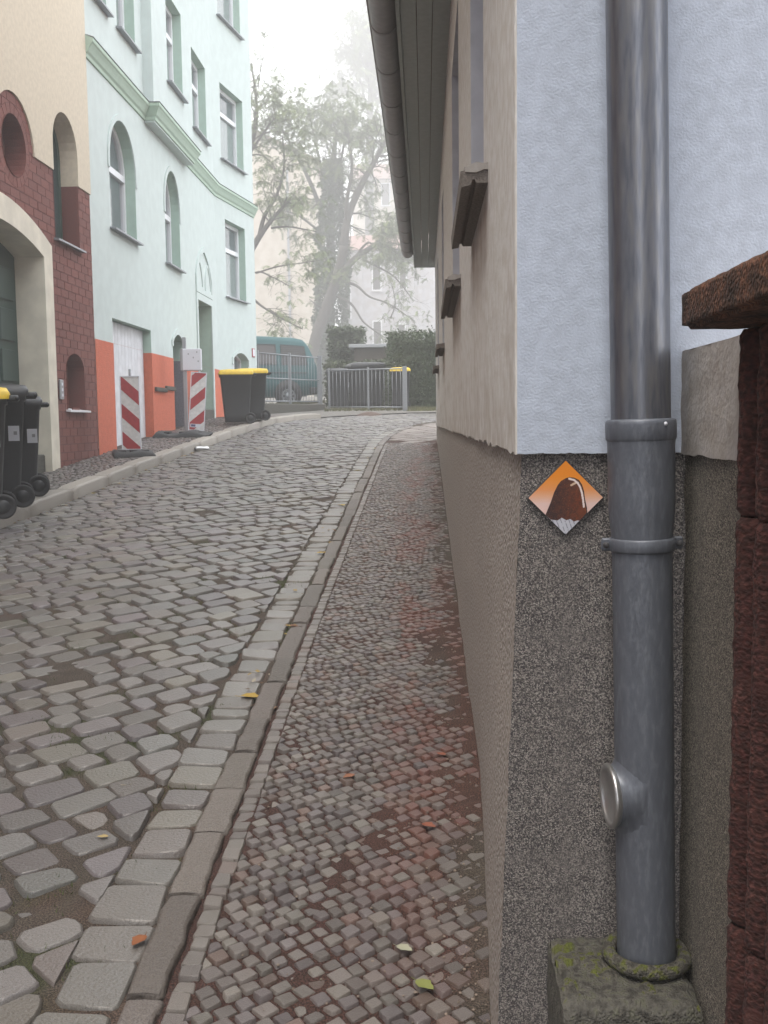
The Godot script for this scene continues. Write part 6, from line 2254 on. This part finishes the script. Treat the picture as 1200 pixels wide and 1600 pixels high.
	var em := part("earth_spill", mb, mat(lin(0.10, 0.065, 0.05), 0.95, M.ground.albedo_texture, 2.0), null)
	em.set_meta("kind", "stuff"); tag(em, "brown heap of spilled earth on the bend", "earth")
	# grass and moss in the joints of the near setts
	var g := MB.new()
	for i in 9000:
		var x := rng.randf_range(-2.0, -0.62)
		var d := rng.randf_range(2.2, 6.5)
		if noi.get_noise_2d(x * 2.3 + 9.0, d * 1.9 - 4.0) < 0.06 + rng.randf() * 0.2: continue
		var b := at(x, road_bed(x, d) - 0.002, d)
		var h := rng.randf_range(0.006, 0.022)
		var tip := b + Vector3(rng.randf_range(-0.01, 0.01), h, rng.randf_range(-0.01, 0.01))
		g.col(Color(0.075, 0.095, 0.03) * rng.randf_range(0.7, 1.3))
		g.tri(b - Vector3(0.002, 0, 0), b + Vector3(0.002, 0, 0.001), tip)
	var go := part("joint_grass", g, M.leaf, null)
	go.set_meta("kind", "stuff"); tag(go, "short grass and moss in the joints of the setts", "grass")
	# leaf scraps blown against the left kerb and into the right gutter
	var ls := MB.new()
	for i in 420:
		var d := rng.randf_range(8.3, 15.5)
		var x := kl(d) + 0.02 + absf(rng.randfn()) * 0.06
		if i % 2 == 0:
			d = rng.randf_range(4.0, 15.0); x = kr(d) - 0.1 + rng.randfn() * 0.05
			if noi.get_noise_1d(d * 1.6) < 0.05: continue
		var s := rng.randf_range(0.006, 0.022)
		var p := at(x, H(d) + 0.022, d)
		var a := Vector3(rng.randf_range(-1, 1), rng.randf_range(-0.2, 0.3), rng.randf_range(-1, 1)).normalized() * s
		var b := Vector3(-a.z, rng.randf_range(-0.3, 0.3) * s, a.x) * 0.6
		var k := rng.randf()
		ls.col((Color(0.30, 0.21, 0.06) if k < 0.5 else (Color(0.15, 0.08, 0.04) if k < 0.8 else Color(0.36, 0.32, 0.25))) * rng.randf_range(0.7, 1.2))
		ls.tri(p - a, p + b, p + a); ls.tri(p - a, p + a, p - b)
	var lo2 := part("leaf_scraps", ls, M.litter, null)
	lo2.set_meta("kind", "stuff"); tag(lo2, "yellow and brown leaf scraps lying along both gutters", "leaf litter")
	# crumbs of stone and mortar swept against the house wall
	var cr := MB.new()
	for i in 900:
		var d := pow(rng.randf(), 1.5) * 8.0 + 1.9
		var x := 0.14 - absf(rng.randfn()) * 0.12
		if i % 3 == 0: x = rng.randf_range(-0.55, 0.1)
		var s := rng.randf_range(0.0012, 0.004)
		var p := at(x, maxf(walk_bed(x, d), H(d) + 0.028) + s * 0.4, d)
		cr.col(Color(0.2, 0.16, 0.13) * rng.randf_range(0.6, 1.5))
		cr.rbox(p - Vector3(s, s * 0.7, s), p + Vector3(s, s * 0.7, s), s * 0.5)
	var co := part("grit", cr, M.litter, null)
	co.set_meta("kind", "stuff"); tag(co, "grit and crumbs of mortar strewn on the mosaic pavement", "grit")
